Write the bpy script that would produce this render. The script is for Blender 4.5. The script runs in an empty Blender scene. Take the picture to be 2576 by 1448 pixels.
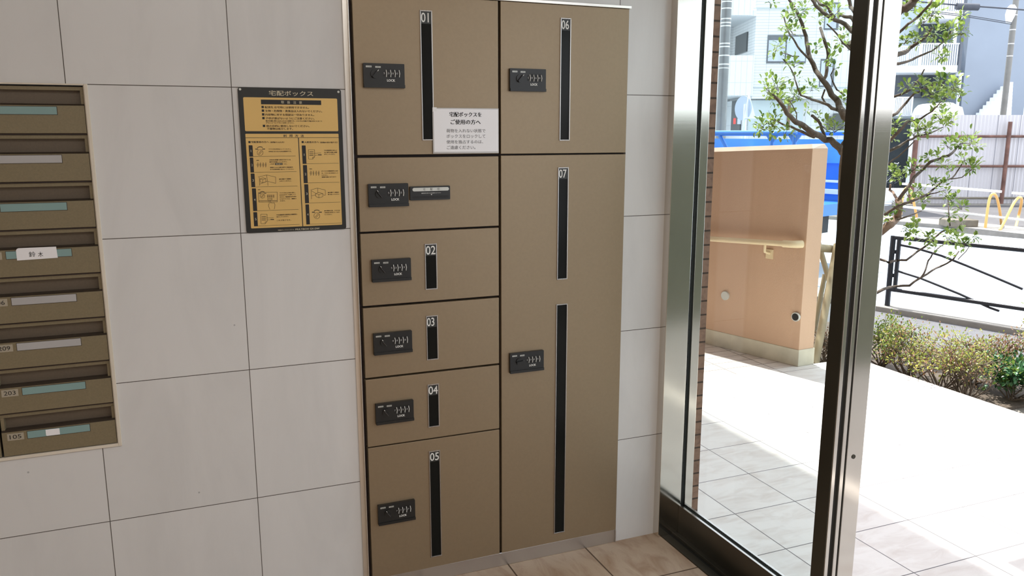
import bpy, math, random
from mathutils import Vector, Matrix
R = random.Random(7)
SC = bpy.context.scene
COL = SC.collection

# ------------------------------------------------------------------ camera
FPX, YAW, PITCH = 2031.8, 0.38427, -0.19057
CAM = Vector((0.2598, -2.3886, 1.4703))
cd = bpy.data.cameras.new('camera'); cam = bpy.data.objects.new('camera', cd); COL.objects.link(cam)
cd.sensor_width = 36.0; cd.lens = 36.0 * FPX / 2576.0; cd.clip_start = 0.02; cd.clip_end = 300
cam.location = CAM; cam.rotation_euler = (math.pi / 2 + PITCH, 0, -YAW)
SC.camera = cam

# ------------------------------------------------------------------ sky, sun, fill lights, exposure
world = bpy.data.worlds.new('sky'); SC.world = world; world.use_nodes = True
wn = world.node_tree.nodes; wl = world.node_tree.links
bg = wn['Background']; sky = wn.new('ShaderNodeTexSky'); sky.sky_type = 'NISHITA'; sky.sun_disc = False
sky.sun_elevation = math.radians(62); sky.sun_rotation = math.radians(10); sky.dust_density = 2.5; sky.ozone_density = 1.0
skymix = wn.new('ShaderNodeMix'); skymix.data_type = 'RGBA'; skymix.inputs[0].default_value = 0.7
skymix.inputs[7].default_value = (9.7, 10.1, 10.9, 1)
wl.new(sky.outputs[0], skymix.inputs[6]); wl.new(skymix.outputs[2], bg.inputs[0])
bg.inputs[1].default_value = 0.34
sd = bpy.data.lights.new('sun', 'SUN'); sd.energy = 9.5; sd.angle = math.radians(0.55); sd.color = (1, 0.955, 0.89)
sun = bpy.data.objects.new('sun', sd); COL.objects.link(sun)
SUNV = Vector((0.043, 0.39, 1.0)).normalized()
sun.rotation_euler = SUNV.to_track_quat('Z', 'Y').to_euler(); sun.location = (3, 5, 14)

def area(name, loc, sx, sy, power, color, rot=(0, 0, 0)):
    d = bpy.data.lights.new(name, 'AREA'); d.shape = 'RECTANGLE'; d.size = sx; d.size_y = sy; d.energy = power; d.color = color
    o = bpy.data.objects.new(name, d); COL.objects.link(o); o.location = loc; o.rotation_euler = rot
    return o
# added fill lights near the ceiling that brighten the hall
area('hall_fill', (-0.9, -3.0, 2.62), 1.2, 1.2, 9, (1, 0.97, 0.93))
area('hall_fill', (0.9, -2.8, 2.62), 1.2, 1.2, 22, (1, 0.97, 0.93))
area('hall_fill', (0.0, -4.2, 2.62), 1.6, 1.2, 18, (1, 0.97, 0.94))
vs = SC.view_settings
vs.view_transform = 'Standard'; vs.look = 'None'; vs.gamma = 1.0; vs.exposure = 0.0; vs.use_curve_mapping = False
SC.cycles.max_bounces = 10; SC.cycles.transparent_max_bounces = 12
SC.cycles.sample_clamp_indirect = 8.0

# ------------------------------------------------------------------ measuring helpers (calibrated camera -> real 3-D points)
cf = Vector((math.sin(YAW) * math.cos(PITCH), math.cos(YAW) * math.cos(PITCH), math.sin(PITCH)))
cr = Vector((math.cos(YAW), -math.sin(YAW), 0)); cu = cr.cross(cf)
GF = Vector((math.sin(YAW), math.cos(YAW), 0))
def ray(px, py): return cf * FPX + cr * (px - 1288) + cu * (724 - py)
def W(px, py, y=0.0):
    d = ray(px, py); p = CAM + d * ((y - CAM.y) / d.y); return p.x, p.z
def G(px, py, z=0.0):
    d = ray(px, py); return CAM + d * ((z - CAM.z) / d.z)
def D(px, py, dep): return CAM + ray(px, py) * (dep / FPX)
def F(px, py, d):
    r = ray(px, py); t = d / r.dot(GF); p = r * t; return p.dot(cr), CAM.z + p.z
def FP(u, z, d): return Vector((CAM.x, CAM.y, 0)) + cr * u + GF * d + Vector((0, 0, z))

# ------------------------------------------------------------------ materials
def lin(c):
    c = c / 255.0
    return c / 12.92 if c <= 0.04045 else ((c + 0.055) / 1.055) ** 2.4
def rgb(r, g, b): return (lin(r), lin(g), lin(b), 1)
def nm(name):
    m = bpy.data.materials.new(name); m.use_nodes = True
    return m, m.node_tree.nodes, m.node_tree.links, m.node_tree.nodes['Principled BSDF']
def ramp(n, stops):
    r = n.new('ShaderNodeValToRGB'); e = r.color_ramp.elements
    e[0].position, e[0].color = stops[0]; e[1].position, e[1].color = stops[-1]
    for p, c in stops[1:-1]:
        x = e.new(p); x.color = c
    return r
def simple(name, c, rough=0.5, metal=0.0, var=0.08, scale=8.0, bump=0.0, spec=0.5, bscale=60, stretch=(1, 1, 1)):
    m, n, l, b = nm(name)
    tc = n.new('ShaderNodeNewGeometry'); mp = n.new('ShaderNodeMapping'); mp.inputs['Scale'].default_value = stretch
    l.new(tc.outputs['Position'], mp.inputs[0])
    no = n.new('ShaderNodeTexNoise'); no.inputs['Scale'].default_value = scale; no.inputs['Detail'].default_value = 4
    l.new(mp.outputs[0], no.inputs['Vector'])
    lo = tuple(max(0, x * (1 - var)) for x in c[:3]) + (1,); hi = tuple(min(1, x * (1 + var)) for x in c[:3]) + (1,)
    r = ramp(n, [(0.3, lo), (0.7, hi)]); l.new(no.outputs[0], r.inputs[0]); l.new(r.outputs[0], b.inputs['Base Color'])
    b.inputs['Roughness'].default_value = rough; b.inputs['Metallic'].default_value = metal
    b.inputs['Specular IOR Level'].default_value = spec
    if bump:
        n2 = n.new('ShaderNodeTexNoise'); n2.inputs['Scale'].default_value = bscale; l.new(mp.outputs[0], n2.inputs['Vector'])
        bp = n.new('ShaderNodeBump'); bp.inputs['Strength'].default_value = bump; bp.inputs['Distance'].default_value = 0.01
        l.new(n2.outputs[0], bp.inputs['Height']); l.new(bp.outputs[0], b.inputs['Normal'])
    return m
def mathn(n, l, op, a, b=None, c=None):
    x = n.new('ShaderNodeMath'); x.operation = op
    for i, v in enumerate((a, b, c)):
        if v is None: continue
        if isinstance(v, (int, float)): x.inputs[i].default_value = v
        else: l.new(v, x.inputs[i])
    return x.outputs[0]
def joint(n, l, coord, origin, pitch, half):
    a = mathn(n, l, 'SUBTRACT', coord, origin); a = mathn(n, l, 'DIVIDE', a, pitch); f = mathn(n, l, 'FRACT', a)
    d = mathn(n, l, 'MINIMUM', f, mathn(n, l, 'SUBTRACT', 1.0, f)); d = mathn(n, l, 'MULTIPLY', d, pitch)
    return mathn(n, l, 'LESS_THAN', d, half)
def tiles(name, base, vein, jointc, axes, origins, pitches, half, rough, nscale, stretch, tilevar=0.05, spots=False, spec=0.5, bumpd=0.0006, coat=0.0):
    m, n, l, b = nm(name)
    g = n.new('ShaderNodeNewGeometry'); s = n.new('ShaderNodeSeparateXYZ'); l.new(g.outputs['Position'], s.inputs[0])
    ca, cb = s.outputs[axes[0]], s.outputs[axes[1]]
    ja = joint(n, l, ca, origins[0], pitches[0], half); jb = joint(n, l, cb, origins[1], pitches[1], half)
    J = mathn(n, l, 'MAXIMUM', ja, jb)
    ia = mathn(n, l, 'FLOOR', mathn(n, l, 'DIVIDE', mathn(n, l, 'SUBTRACT', ca, origins[0]), pitches[0]))
    ib = mathn(n, l, 'FLOOR', mathn(n, l, 'DIVIDE', mathn(n, l, 'SUBTRACT', cb, origins[1]), pitches[1]))
    cv = n.new('ShaderNodeCombineXYZ'); l.new(ia, cv.inputs[0]); l.new(ib, cv.inputs[1])
    wn_ = n.new('ShaderNodeTexWhiteNoise'); wn_.noise_dimensions = '3D'; l.new(cv.outputs[0], wn_.inputs['Vector'])
    mp = n.new('ShaderNodeMapping'); mp.inputs['Scale'].default_value = stretch
    ad = n.new('ShaderNodeVectorMath'); ad.operation = 'MULTIPLY_ADD'; ad.inputs[1].default_value = (3, 3, 3)
    l.new(wn_.outputs['Color'], ad.inputs[0]); l.new(g.outputs['Position'], ad.inputs[2]); l.new(ad.outputs[0], mp.inputs[0])
    no = n.new('ShaderNodeTexNoise'); no.inputs['Scale'].default_value = nscale; no.inputs['Detail'].default_value = 6; no.inputs['Roughness'].default_value = 0.6
    no.inputs['Distortion'].default_value = 0.6
    l.new(mp.outputs[0], no.inputs['Vector'])
    r = ramp(n, [(0.32, vein), (0.56, base)]); l.new(no.outputs[0], r.inputs[0])
    hs = n.new('ShaderNodeHueSaturation'); l.new(r.outputs[0], hs.inputs['Color'])
    v = mathn(n, l, 'MULTIPLY_ADD', wn_.outputs['Value'], tilevar * 2, 1 - tilevar); l.new(v, hs.inputs['Value'])
    col = hs.outputs[0]
    if spots:
        sp = n.new('ShaderNodeTexVoronoi'); sp.inputs['Scale'].default_value = 9
        l.new(g.outputs['Position'], sp.inputs['Vector'])
        n3 = n.new('ShaderNodeTexNoise'); n3.inputs['Scale'].default_value = 3.0; l.new(g.outputs['Position'], n3.inputs['Vector'])
        f1 = mathn(n, l, 'LESS_THAN', sp.outputs['Distance'], 0.035); f2 = mathn(n, l, 'GREATER_THAN', n3.outputs[0], 0.56)
        mxs = n.new('ShaderNodeMix'); mxs.data_type = 'RGBA'; l.new(mathn(n, l, 'MULTIPLY', mathn(n, l, 'MULTIPLY', f1, f2), 0.5), mxs.inputs[0])
        l.new(col, mxs.inputs[6]); mxs.inputs[7].default_value = rgb(120, 118, 125); col = mxs.outputs[2]
    mx = n.new('ShaderNodeMix'); mx.data_type = 'RGBA'; l.new(J, mx.inputs[0]); l.new(col, mx.inputs[6]); mx.inputs[7].default_value = jointc
    l.new(mx.outputs[2], b.inputs['Base Color'])
    rr = mathn(n, l, 'MULTIPLY_ADD', J, 0.5, rough); l.new(rr, b.inputs['Roughness']); b.inputs['Specular IOR Level'].default_value = spec
    b.inputs['Coat Weight'].default_value = coat; b.inputs['Coat Roughness'].default_value = 0.12
    bp = n.new('ShaderNodeBump'); bp.inputs['Distance'].default_value = bumpd; bp.inputs['Strength'].default_value = 0.6
    l.new(mathn(n, l, 'SUBTRACT', 1.0, J), bp.inputs['Height']); l.new(bp.outputs[0], b.inputs['Normal'])
    return m
def brushed(name, c, rough=0.2, along='Z', amount=0.25):
    m, n, l, b = nm(name)
    g = n.new('ShaderNodeNewGeometry'); mp = n.new('ShaderNodeMapping')
    mp.inputs['Scale'].default_value = {'Z': (900, 900, 4), 'X': (4, 900, 900), 'Y': (900, 4, 900)}[along]
    l.new(g.outputs['Position'], mp.inputs[0])
    no = n.new('ShaderNodeTexNoise'); no.inputs['Scale'].default_value = 1; no.inputs['Detail'].default_value = 2; l.new(mp.outputs[0], no.inputs['Vector'])
    l.new(mathn(n, l, 'MULTIPLY_ADD', no.outputs[0], amount * 0.4, rough - amount * 0.2), b.inputs['Roughness'])
    b.inputs['Base Color'].default_value = c; b.inputs['Metallic'].default_value = 1.0
    return m
def glassy(name, tint=(0.93, 0.97, 0.96, 1), ior=1.5):
    m, n, l, b = nm(name); n.remove(b)
    t = n.new('ShaderNodeBsdfTransparent'); t.inputs[0].default_value = tint
    g = n.new('ShaderNodeBsdfGlossy'); g.inputs['Roughness'].default_value = 0.0
    f = n.new('ShaderNodeLayerWeight'); f.inputs[0].default_value = 0.5
    p5 = mathn(n, l, 'MULTIPLY_ADD', mathn(n, l, 'POWER', f.outputs['Facing'], 5.0), 0.9, 0.035)
    x = n.new('ShaderNodeMixShader'); l.new(p5, x.inputs[0]); l.new(t.outputs[0], x.inputs[1]); l.new(g.outputs[0], x.inputs[2])
    l.new(x.outputs[0], n['Material Output'].inputs[0]); return m
def leafm(name, c1, c2, back=0.45):
    m, n, l, b = nm(name)
    g = n.new('ShaderNodeNewGeometry'); no = n.new('ShaderNodeTexNoise'); no.inputs['Scale'].default_value = 9; l.new(g.outputs['Position'], no.inputs['Vector'])
    r = ramp(n, [(0.35, c1), (0.65, c2)]); l.new(no.outputs[0], r.inputs[0]); l.new(r.outputs[0], b.inputs['Base Color'])
    b.inputs['Roughness'].default_value = 0.32
    t = n.new('ShaderNodeBsdfTranslucent'); l.new(r.outputs[0], t.inputs[0])
    x = n.new('ShaderNodeMixShader'); x.inputs[0].default_value = back; l.new(b.outputs[0], x.inputs[1]); l.new(t.outputs[0], x.inputs[2])
    l.new(x.outputs[0], n['Material Output'].inputs[0]); return m
def facade(name, c, line, pw, ph, half, rough=0.5):
    m, n, l, b = nm(name)
    g = n.new('ShaderNodeNewGeometry'); s = n.new('ShaderNodeSeparateXYZ'); l.new(g.outputs['Position'], s.inputs[0])
    dt = n.new('ShaderNodeVectorMath'); dt.operation = 'DOT_PRODUCT'; l.new(g.outputs['Position'], dt.inputs[0]); dt.inputs[1].default_value = tuple(cr + GF)
    J = mathn(n, l, 'MAXIMUM', joint(n, l, dt.outputs['Value'], 0.0, pw, half), joint(n, l, s.outputs[2], 0.0, ph, half))
    mx = n.new('ShaderNodeMix'); mx.data_type = 'RGBA'; l.new(J, mx.inputs[0]); mx.inputs[6].default_value = c; mx.inputs[7].default_value = line
    l.new(mx.outputs[2], b.inputs['Base Color']); b.inputs['Roughness'].default_value = rough; return m

M = {}
M['wall'] = tiles('marble_wall_tile', rgb(222, 221, 220), rgb(214, 213, 212), rgb(84, 78, 70), (0, 2), (0.0, 1.5905), (0.4, 0.4), 0.0011, 0.22, 3.0, (1.6, 1, 0.45), 0.02, True, coat=0.25)
M['floor_in'] = tiles('hall_floor_tile', rgb(186, 164, 142), rgb(160, 132, 108), rgb(92, 74, 58), (0, 1), (1.21, -0.266), (0.3, 0.3), 0.0028, 0.42, 5, (3.2, 1.2, 1), 0.04)
M['floor_out'] = tiles('porch_floor_tile', rgb(222, 218, 214), rgb(206, 198, 192), rgb(108, 106, 108), (0, 1), (2.175, -0.571), (0.294, 0.292), 0.0020, 0.55, 5, (1.2, 3.2, 1), 0.03)
M['floor_ramp'] = tiles('ramp_floor_tile', rgb(206, 198, 192), rgb(188, 176, 168), rgb(110, 100, 94), (0, 1), (2.175, 1.55), (0.294, 0.118), 0.003, 0.6, 5, (1.2, 3.2, 1), 0.03)
M['brick'] = tiles('brown_brick', rgb(138, 106, 88), rgb(112, 84, 70), rgb(62, 50, 44), (0, 2), (1.73, 1.4325), (0.3, 0.0505), 0.0032, 0.75, 40, (1, 1, 1), 0.08, bumpd=0.004)
M['ceil'] = simple('ceiling_paint', rgb(226, 222, 214), 0.8)
M['plaster_in'] = simple('hall_plaster', rgb(205, 196, 184), 0.7)
M['bldg'] = simple('building_render', rgb(150, 124, 104), 0.8)
M['box'] = simple('bronze_enamel_door', rgb(150, 132, 107), 0.40, 0.45, 0.03, 120, bump=0.03, bscale=900)
M['dark'] = simple('dark_brown_gap', rgb(46, 32, 28), 0.6, 0, 0.1)
M['mailbox'] = simple('bronze_grain_mailbox', rgb(132, 120, 94), 0.5, 0.15, 0.06, 220, bump=0.06, bscale=800)
M['flap'] = simple('dark_bronze_flap', rgb(108, 96, 82), 0.45, 0.2, 0.05, 200)
M['flaplip'] = simple('flap_lip', rgb(62, 52, 42), 0.5)
M['cream'] = simple('cream_sealant_trim', rgb(222, 212, 196), 0.55, 0, 0.03)
M['bsteel'] = simple('brown_steel_edge', rgb(120, 106, 88), 0.4, 0.3)
M['black'] = simple('black_plastic', rgb(28, 29, 29), 0.38, 0, 0.1, 30)
M['black2'] = simple('black_recess', rgb(18, 18, 18), 0.5)
M['acryl'] = simple('smoked_acrylic', rgb(26, 27, 25), 0.14, 0, 0.05, spec=0.12)
M['label'] = simple('charcoal_number_plate', rgb(44, 47, 45), 0.35)
M['alu'] = brushed('aluminium_edge', (0.46, 0.44, 0.42, 1), 0.28, 'Z')
M['trim'] = brushed('trim_metal', (0.82, 0.79, 0.74, 1), 0.3, 'Z')
M['kick'] = brushed('kick_plate_steel', (0.60, 0.585, 0.57, 1), 0.3, 'X')
M['steel'] = brushed('stainless_frame', (0.72, 0.685, 0.63, 1), 0.13, 'X', 0.12)
M['steeld'] = simple('darkened_stainless_rail', rgb(98, 94, 86), 0.3, 0.8, 0.05)  # stainless darkened to show the dim room it mirrors
M['steeldk'] = simple('darkened_steel', rgb(76, 74, 66), 0.3, 0.7, 0.05)  # darker than the frame, standing for the room mirrored in the post
M['gasket'] = simple('black_gasket', rgb(40, 42, 42), 0.5)
M['glass'] = glassy('door_glass')
M['ink_w'] = simple('white_print', rgb(236, 236, 232), 0.5, 0, 0.01)
M['ink_k'] = simple('black_print', rgb(30, 28, 28), 0.5, 0, 0.01)
M['ink_b'] = simple('brown_print', rgb(58, 38, 22), 0.5, 0, 0.01)
M['ink_g'] = simple('grey_print', rgb(98, 96, 98), 0.5, 0, 0.01)
M['ink_c'] = simple('cream_print', rgb(214, 204, 176), 0.5, 0, 0.01)
M['paper'] = simple('laminated_paper', rgb(246, 245, 248), 0.35, 0, 0.01)
M['film'] = simple('laminate_border', rgb(188, 184, 180), 0.15, 0, 0.02)
M['tape'] = simple('clear_tape', rgb(245, 245, 245), 0.1)
M['silver'] = simple('silver_strip', rgb(206, 208, 202), 0.35, 0.2, 0.02)
M['gold'] = simple('gold_panel', rgb(224, 186, 114), 0.42, 0.15, 0.03, 6)
M['signk'] = simple('sign_black', rgb(38, 39, 38), 0.4, 0, 0.03)
M['teal'] = simple('teal_name_plate', rgb(134, 164, 162), 0.5, 0, 0.03)
M['greyp'] = simple('grey_name_plate', rgb(180, 178, 178), 0.5, 0, 0.03)
M['stk'] = simple('number_sticker', rgb(172, 162, 144), 0.6, 0, 0.03)
M['salmon'] = simple('salmon_render', rgb(203, 170, 143), 0.85, 0, 0.04, 3, bump=0.15, bscale=300, stretch=(1, 1, 0.3))
M['coping'] = simple('pale_coping', rgb(226, 206, 188), 0.8)
M['greenw'] = simple('grey_green_wall', rgb(104, 107, 92), 0.9, 0, 0.15, 4)  # even grey-green with a slight random mottle
M['plinth'] = simple('mossy_base_render', rgb(204, 199, 180), 0.85, 0, 0.14, 9)
M['ivory'] = simple('ivory_handrail', rgb(232, 214, 176), 0.35, 0, 0.02)
M['white'] = simple('white_paint', rgb(236, 240, 244), 0.5, 0, 0.02)
M['bark'] = simple('grey_brown_bark', rgb(82, 72, 62), 0.85, 0, 0.3, 30, bump=0.5, bscale=80)
M['bark2'] = simple('pale_twig_bark', rgb(118, 98, 80), 0.85, 0, 0.2, 30)
M['twig'] = simple('grey_twig', rgb(98, 86, 74), 0.85, 0, 0.2, 30)
M['bamboo'] = simple('weathered_pole', rgb(150, 138, 112), 0.7, 0, 0.2, 12, stretch=(1, 1, 0.2))
M['leaf'] = leafm('fresh_leaf', rgb(112, 138, 62), rgb(156, 176, 92))
M['leaf2'] = leafm('deep_leaf', rgb(70, 104, 44), rgb(118, 144, 66), 0.3)
M['leafy'] = leafm('yellow_leaf', rgb(136, 140, 62), rgb(176, 174, 84))
M['leafr'] = leafm('rusty_leaf', rgb(122, 88, 68), rgb(150, 120, 88), 0.3)
M['leafd'] = leafm('glossy_dark_leaf', rgb(40, 84, 56), rgb(74, 124, 78), 0.15)
M['soil'] = simple('dry_soil', rgb(84, 75, 65), 0.95, 0, 0.25, 14, bump=0.6)
M['asph'] = simple('sidewalk_asphalt', rgb(96, 97, 100), 0.9, 0, 0.18, 60, bump=0.4, bscale=200)
M['road'] = simple('road_surface', rgb(162, 172, 182), 0.85, 0, 0.05, 20)
M['lot'] = simple('lot_asphalt', rgb(84, 83, 84), 0.9, 0, 0.15, 3)
M['conc'] = simple('kerb_concrete', rgb(132, 129, 122), 0.85, 0, 0.1, 8, bump=0.2)
M['concd'] = simple('weathered_concrete', rgb(112, 106, 94), 0.9, 0, 0.2, 6)
M['railk'] = simple('black_rail_paint', rgb(38, 42, 48), 0.3, 0.2, 0.05)
M['yellow'] = simple('yellow_orange_pipe', rgb(224, 176, 104), 0.4, 0, 0.04)
M['pipew'] = simple('galvanised_pipe', rgb(226, 230, 234), 0.35, 0.2, 0.02)
M['rust'] = simple('rusty_steel', rgb(108, 78, 68), 0.8, 0, 0.35, 4)
M['blue'] = simple('truck_blue', rgb(46, 116, 204), 0.35, 0, 0.05, 3)
M['blue2'] = simple('sheet_blue', rgb(70, 150, 240), 0.4, 0, 0.2, 1.2)
M['fac_w'] = facade('white_wall_tile', rgb(206, 209, 210), rgb(168, 173, 176), 0.42, 0.075, 0.005)
M['fac_p'] = facade('white_wall_panel', rgb(208, 212, 214), rgb(178, 184, 188), 0.15, 0.55, 0.006)
M['fac_g'] = simple('blue_grey_render', rgb(138, 148, 160), 0.8, 0, 0.04, 1)
M['fac_gd'] = simple('dark_grey_render', rgb(96, 102, 110), 0.8, 0, 0.04, 1)
M['shop'] = simple('pale_shutter_glass', rgb(176, 190, 194), 0.3, 0, 0.04, 1)
M['winf'] = simple('grey_window_frame', rgb(92, 98, 104), 0.4)
M['curtain'] = simple('lace_curtain_glass', rgb(172, 182, 194), 0.15, 0, 0.1, 6, stretch=(1, 1, 0.1))
M['wind'] = simple('dark_window', rgb(66, 72, 74), 0.2, 0, 0.2, 2)
M['hoard'] = None
M['pole'] = simple('utility_pole_concrete', rgb(118, 117, 112), 0.6, 0, 0.1, 4)
M['poleg'] = simple('pole_sheet_wrap', rgb(112, 116, 116), 0.15, 0, 0.1, 4)
M['red'] = simple('red_poster', rgb(214, 74, 70), 0.5)
M['pink'] = simple('pink_sign', rgb(236, 92, 140), 0.5)
M['tyre'] = simple('tyre_rubber', rgb(44, 46, 50), 0.8)
M['cable'] = simple('cable_rubber', rgb(66, 70, 78), 0.7)
def hoard():
    m, n, l, b = nm('corrugated_white_sheet')
    g = n.new('ShaderNodeNewGeometry'); dt = n.new('ShaderNodeVectorMath'); dt.operation = 'DOT_PRODUCT'
    l.new(g.outputs['Position'], dt.inputs[0]); dt.inputs[1].default_value = tuple(cr)
    j = joint(n, l, dt.outputs['Value'], 0.2, 0.62, 0.012)
    mx = n.new('ShaderNodeMix'); mx.data_type = 'RGBA'; l.new(j, mx.inputs[0]); mx.inputs[6].default_value = rgb(190, 188, 190); mx.inputs[7].default_value = rgb(144, 143, 148)
    l.new(mx.outputs[2], b.inputs['Base Color']); b.inputs['Roughness'].default_value = 0.5; M['hoard'] = m
hoard()

# ------------------------------------------------------------------ mesh building
def basis(z):
    z = z.normalized(); a = Vector((0, 0, 1)) if abs(z.z) < 0.9 else Vector((1, 0, 0))
    x = a.cross(z).normalized(); return x, z.cross(x)
class MB:
    def __init__(s): s.v, s.f, s.m, s.sm = [], [], [], []
    def add(s, vs_, fs, mi=0, smooth=False):
        o = len(s.v); s.v += [Vector(v) for v in vs_]
        for f in fs: s.f.append(tuple(i + o for i in f)); s.m.append(mi); s.sm.append(smooth)
        return s
    def box(s, x0, x1, y0, y1, z0, z1, mi=0):
        return s.add([(x0, y0, z0), (x1, y0, z0), (x1, y1, z0), (x0, y1, z0), (x0, y0, z1), (x1, y0, z1), (x1, y1, z1), (x0, y1, z1)],
                     [(3, 2, 1, 0), (4, 5, 6, 7), (0, 1, 5, 4), (1, 2, 6, 5), (2, 3, 7, 6), (3, 0, 4, 7)], mi)
    def prism(s, base, off, mi=0, smooth=False):      # polygon extruded by a vector
        n = len(base); base = [Vector(b) for b in base]; off = Vector(off)
        return s.add(base + [b + off for b in base], [tuple(range(n))[::-1], tuple(range(n, 2 * n))] + [(i, (i + 1) % n, n + (i + 1) % n, n + i) for i in range(n)], mi)
    def hex8(s, a, b, c, d, off, mi=0): return s.prism([a, b, c, d], off, mi)
    def tube(s, pts, r, n=8, mi=0, cap=True):
        pts = [Vector(p) for p in pts]; k = len(pts); rs = r if isinstance(r, (list, tuple)) else [r] * k
        vs_, fs = [], []; px = None
        for i, p in enumerate(pts):
            t = (pts[min(i + 1, k - 1)] - pts[max(i - 1, 0)])
            if t.length < 1e-9: t = Vector((0, 0, 1))
            t.normalize()
            if px is None: x, y = basis(t)
            else:
                x = px - t * px.dot(t)
                x = x.normalized() if x.length > 1e-6 else basis(t)[0]
                y = t.cross(x)
            px = x
            for j in range(n):
                a = 2 * math.pi * j / n; vs_.append(p + (x * math.cos(a) + y * math.sin(a)) * rs[i])
        for i in range(k - 1):
            for j in range(n): fs.append((i * n + j, i * n + (j + 1) % n, (i + 1) * n + (j + 1) % n, (i + 1) * n + j))
        s.add(vs_, fs, mi, True)
        if cap: s.add(vs_[:n], [tuple(range(n))[::-1]], mi); s.add(vs_[-n:], [tuple(range(n))], mi)
        return s
    def rrect(s, x0, x1, z0, z1, y0, y1, r, mi=0, n=5, corners=(1, 1, 1, 1)):   # rounded plate in the XZ plane, from y0 (back) to y1 (front)
        pts = []
        for k, (cx, cz, a0) in enumerate(((x1 - r, z1 - r, 0), (x0 + r, z1 - r, 90), (x0 + r, z0 + r, 180), (x1 - r, z0 + r, 270))):
            if corners[k]:
                for i in range(n + 1):
                    a = math.radians(a0 + 90 * i / n); pts.append((cx + r * math.cos(a), y0, cz + r * math.sin(a)))
            else: pts.append(((x1, x0, x0, x1)[k], y0, (z1, z1, z0, z0)[k]))
        return s.prism(pts[::-1], (0, y1 - y0, 0), mi)
    def disc(s, c, nrm, r, h, n=24, mi=0):
        c = Vector(c); nrm = Vector(nrm).normalized(); x, y = basis(nrm)
        return s.prism([c + (x * math.cos(2 * math.pi * i / n) + y * math.sin(2 * math.pi * i / n)) * r for i in range(n)], nrm * h, mi)
    def ring(s, c, nrm, R_, r, n=28, m=8, mi=0):
        c = Vector(c); nrm = Vector(nrm).normalized(); x, y = basis(nrm)
        pts = [c + (x * math.cos(2 * math.pi * i / n) + y * math.sin(2 * math.pi * i / n)) * R_ for i in range(n + 1)]
        return s.tube(pts, r, m, mi, False)
    def frame(s, x0, x1, z0, z1, y0, y1, t, mi=0):
        s.box(x0, x1, y0, y1, z1 - t, z1, mi).box(x0, x1, y0, y1, z0, z0 + t, mi)
        return s.box(x0, x0 + t, y0, y1, z0 + t, z1 - t, mi).box(x1 - t, x1, y0, y1, z0 + t, z1 - t, mi)
    def line(s, pts, y, w, mi=0, th=0.0004):            # stroke drawn on the wall plane, pts are (x, z)
        for (a, b), (c, d) in zip(pts[:-1], pts[1:]):
            dx, dz = c - a, d - b; L = math.hypot(dx, dz) or 1e-9; nx, nz = -dz / L * w / 2, dx / L * w / 2
            s.prism([(a + nx, y, b + nz), (c + nx, y, d + nz), (c - nx, y, d - nz), (a - nx, y, b - nz)], (0, -th, 0), mi)
        return s
    def text(s, t, x0, x1, z0, z1, y, mi=0, bold=0.0, th=0.0003):
        v, f = glyphs(t, bold); xs = [p[0] for p in v]; ys = [p[1] for p in v]
        ax, bx, ay, by = min(xs), max(xs), min(ys), max(ys)
        sx = (x1 - x0) / (bx - ax); sz = (z1 - z0) / (by - ay)
        return s.add([(x0 + (p[0] - ax) * sx, y - th * (1 if p[2] > 0 else 0), z0 + (p[1] - ay) * sz) for p in v], f, mi)
    def build(s, name, mats, parent=None, bevel=0.0, loc=None, seg=2):
        me = bpy.data.meshes.new(name); off = wloc(parent) if loc is None else Vector((0, 0, 0))
        me.from_pydata([tuple(v - off) for v in s.v], [], s.f)
        for m_ in (mats if isinstance(mats, (list, tuple)) else [mats]): me.materials.append(M[m_] if isinstance(m_, str) else m_)
        me.polygons.foreach_set('material_index', s.m); me.polygons.foreach_set('use_smooth', s.sm); me.update()
        o = bpy.data.objects.new(name, me); COL.objects.link(o)
        if parent: o.parent = parent
        if loc is not None: o.location = loc
        if bevel:
            b = o.modifiers.new('bevel', 'BEVEL'); b.width = bevel; b.segments = seg; b.limit_method = 'ANGLE'; b.angle_limit = math.radians(50)
        return o
_g = {}
def glyphs(t, bold=0.0):
    if (t, bold) in _g: return _g[(t, bold)]
    cu_ = bpy.data.curves.new('lettering', 'FONT'); cu_.body = t; cu_.size = 1; cu_.resolution_u = 3; cu_.extrude = 0.01; cu_.offset = bold
    ob = bpy.data.objects.new('lettering', cu_); COL.objects.link(ob)
    dg = bpy.context.evaluated_depsgraph_get(); me = ob.evaluated_get(dg).to_mesh()
    v = [tuple(x.co) for x in me.vertices]; f = [tuple(p.vertices) for p in me.polygons]
    ob.evaluated_get(dg).to_mesh_clear(); bpy.data.objects.remove(ob); bpy.data.curves.remove(cu_)
    _g[(t, bold)] = (v, f); return v, f
def wloc(o):
    p = Vector((0, 0, 0))
    while o is not None: p = p + Vector(o.location); o = o.parent
    return p
def tag(o, label=None, cat=None, group=None, kind=None):
    if label: o['label'] = label
    if cat: o['category'] = cat
    if group: o['group'] = group
    if kind: o['kind'] = kind
    return o
def thing(name, label, cat, loc=(0, 0, 0), group=None, kind=None):
    o = bpy.data.objects.new(name, None); COL.objects.link(o); o.location = loc; o.empty_display_size = 0.1
    return tag(o, label, cat, group, kind)
def struct(name, mb, mats, label, cat, bevel=0.0): return tag(mb.build(name, mats, bevel=bevel), label, cat, kind='structure')
def copy_tree(o, parent=None):
    c = o.copy(); COL.objects.link(c); c.parent = parent
    for ch in list(o.children): copy_tree(ch, c)
    return c

# ------------------------------------------------------------------ the room
XJ = 1.80
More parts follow.
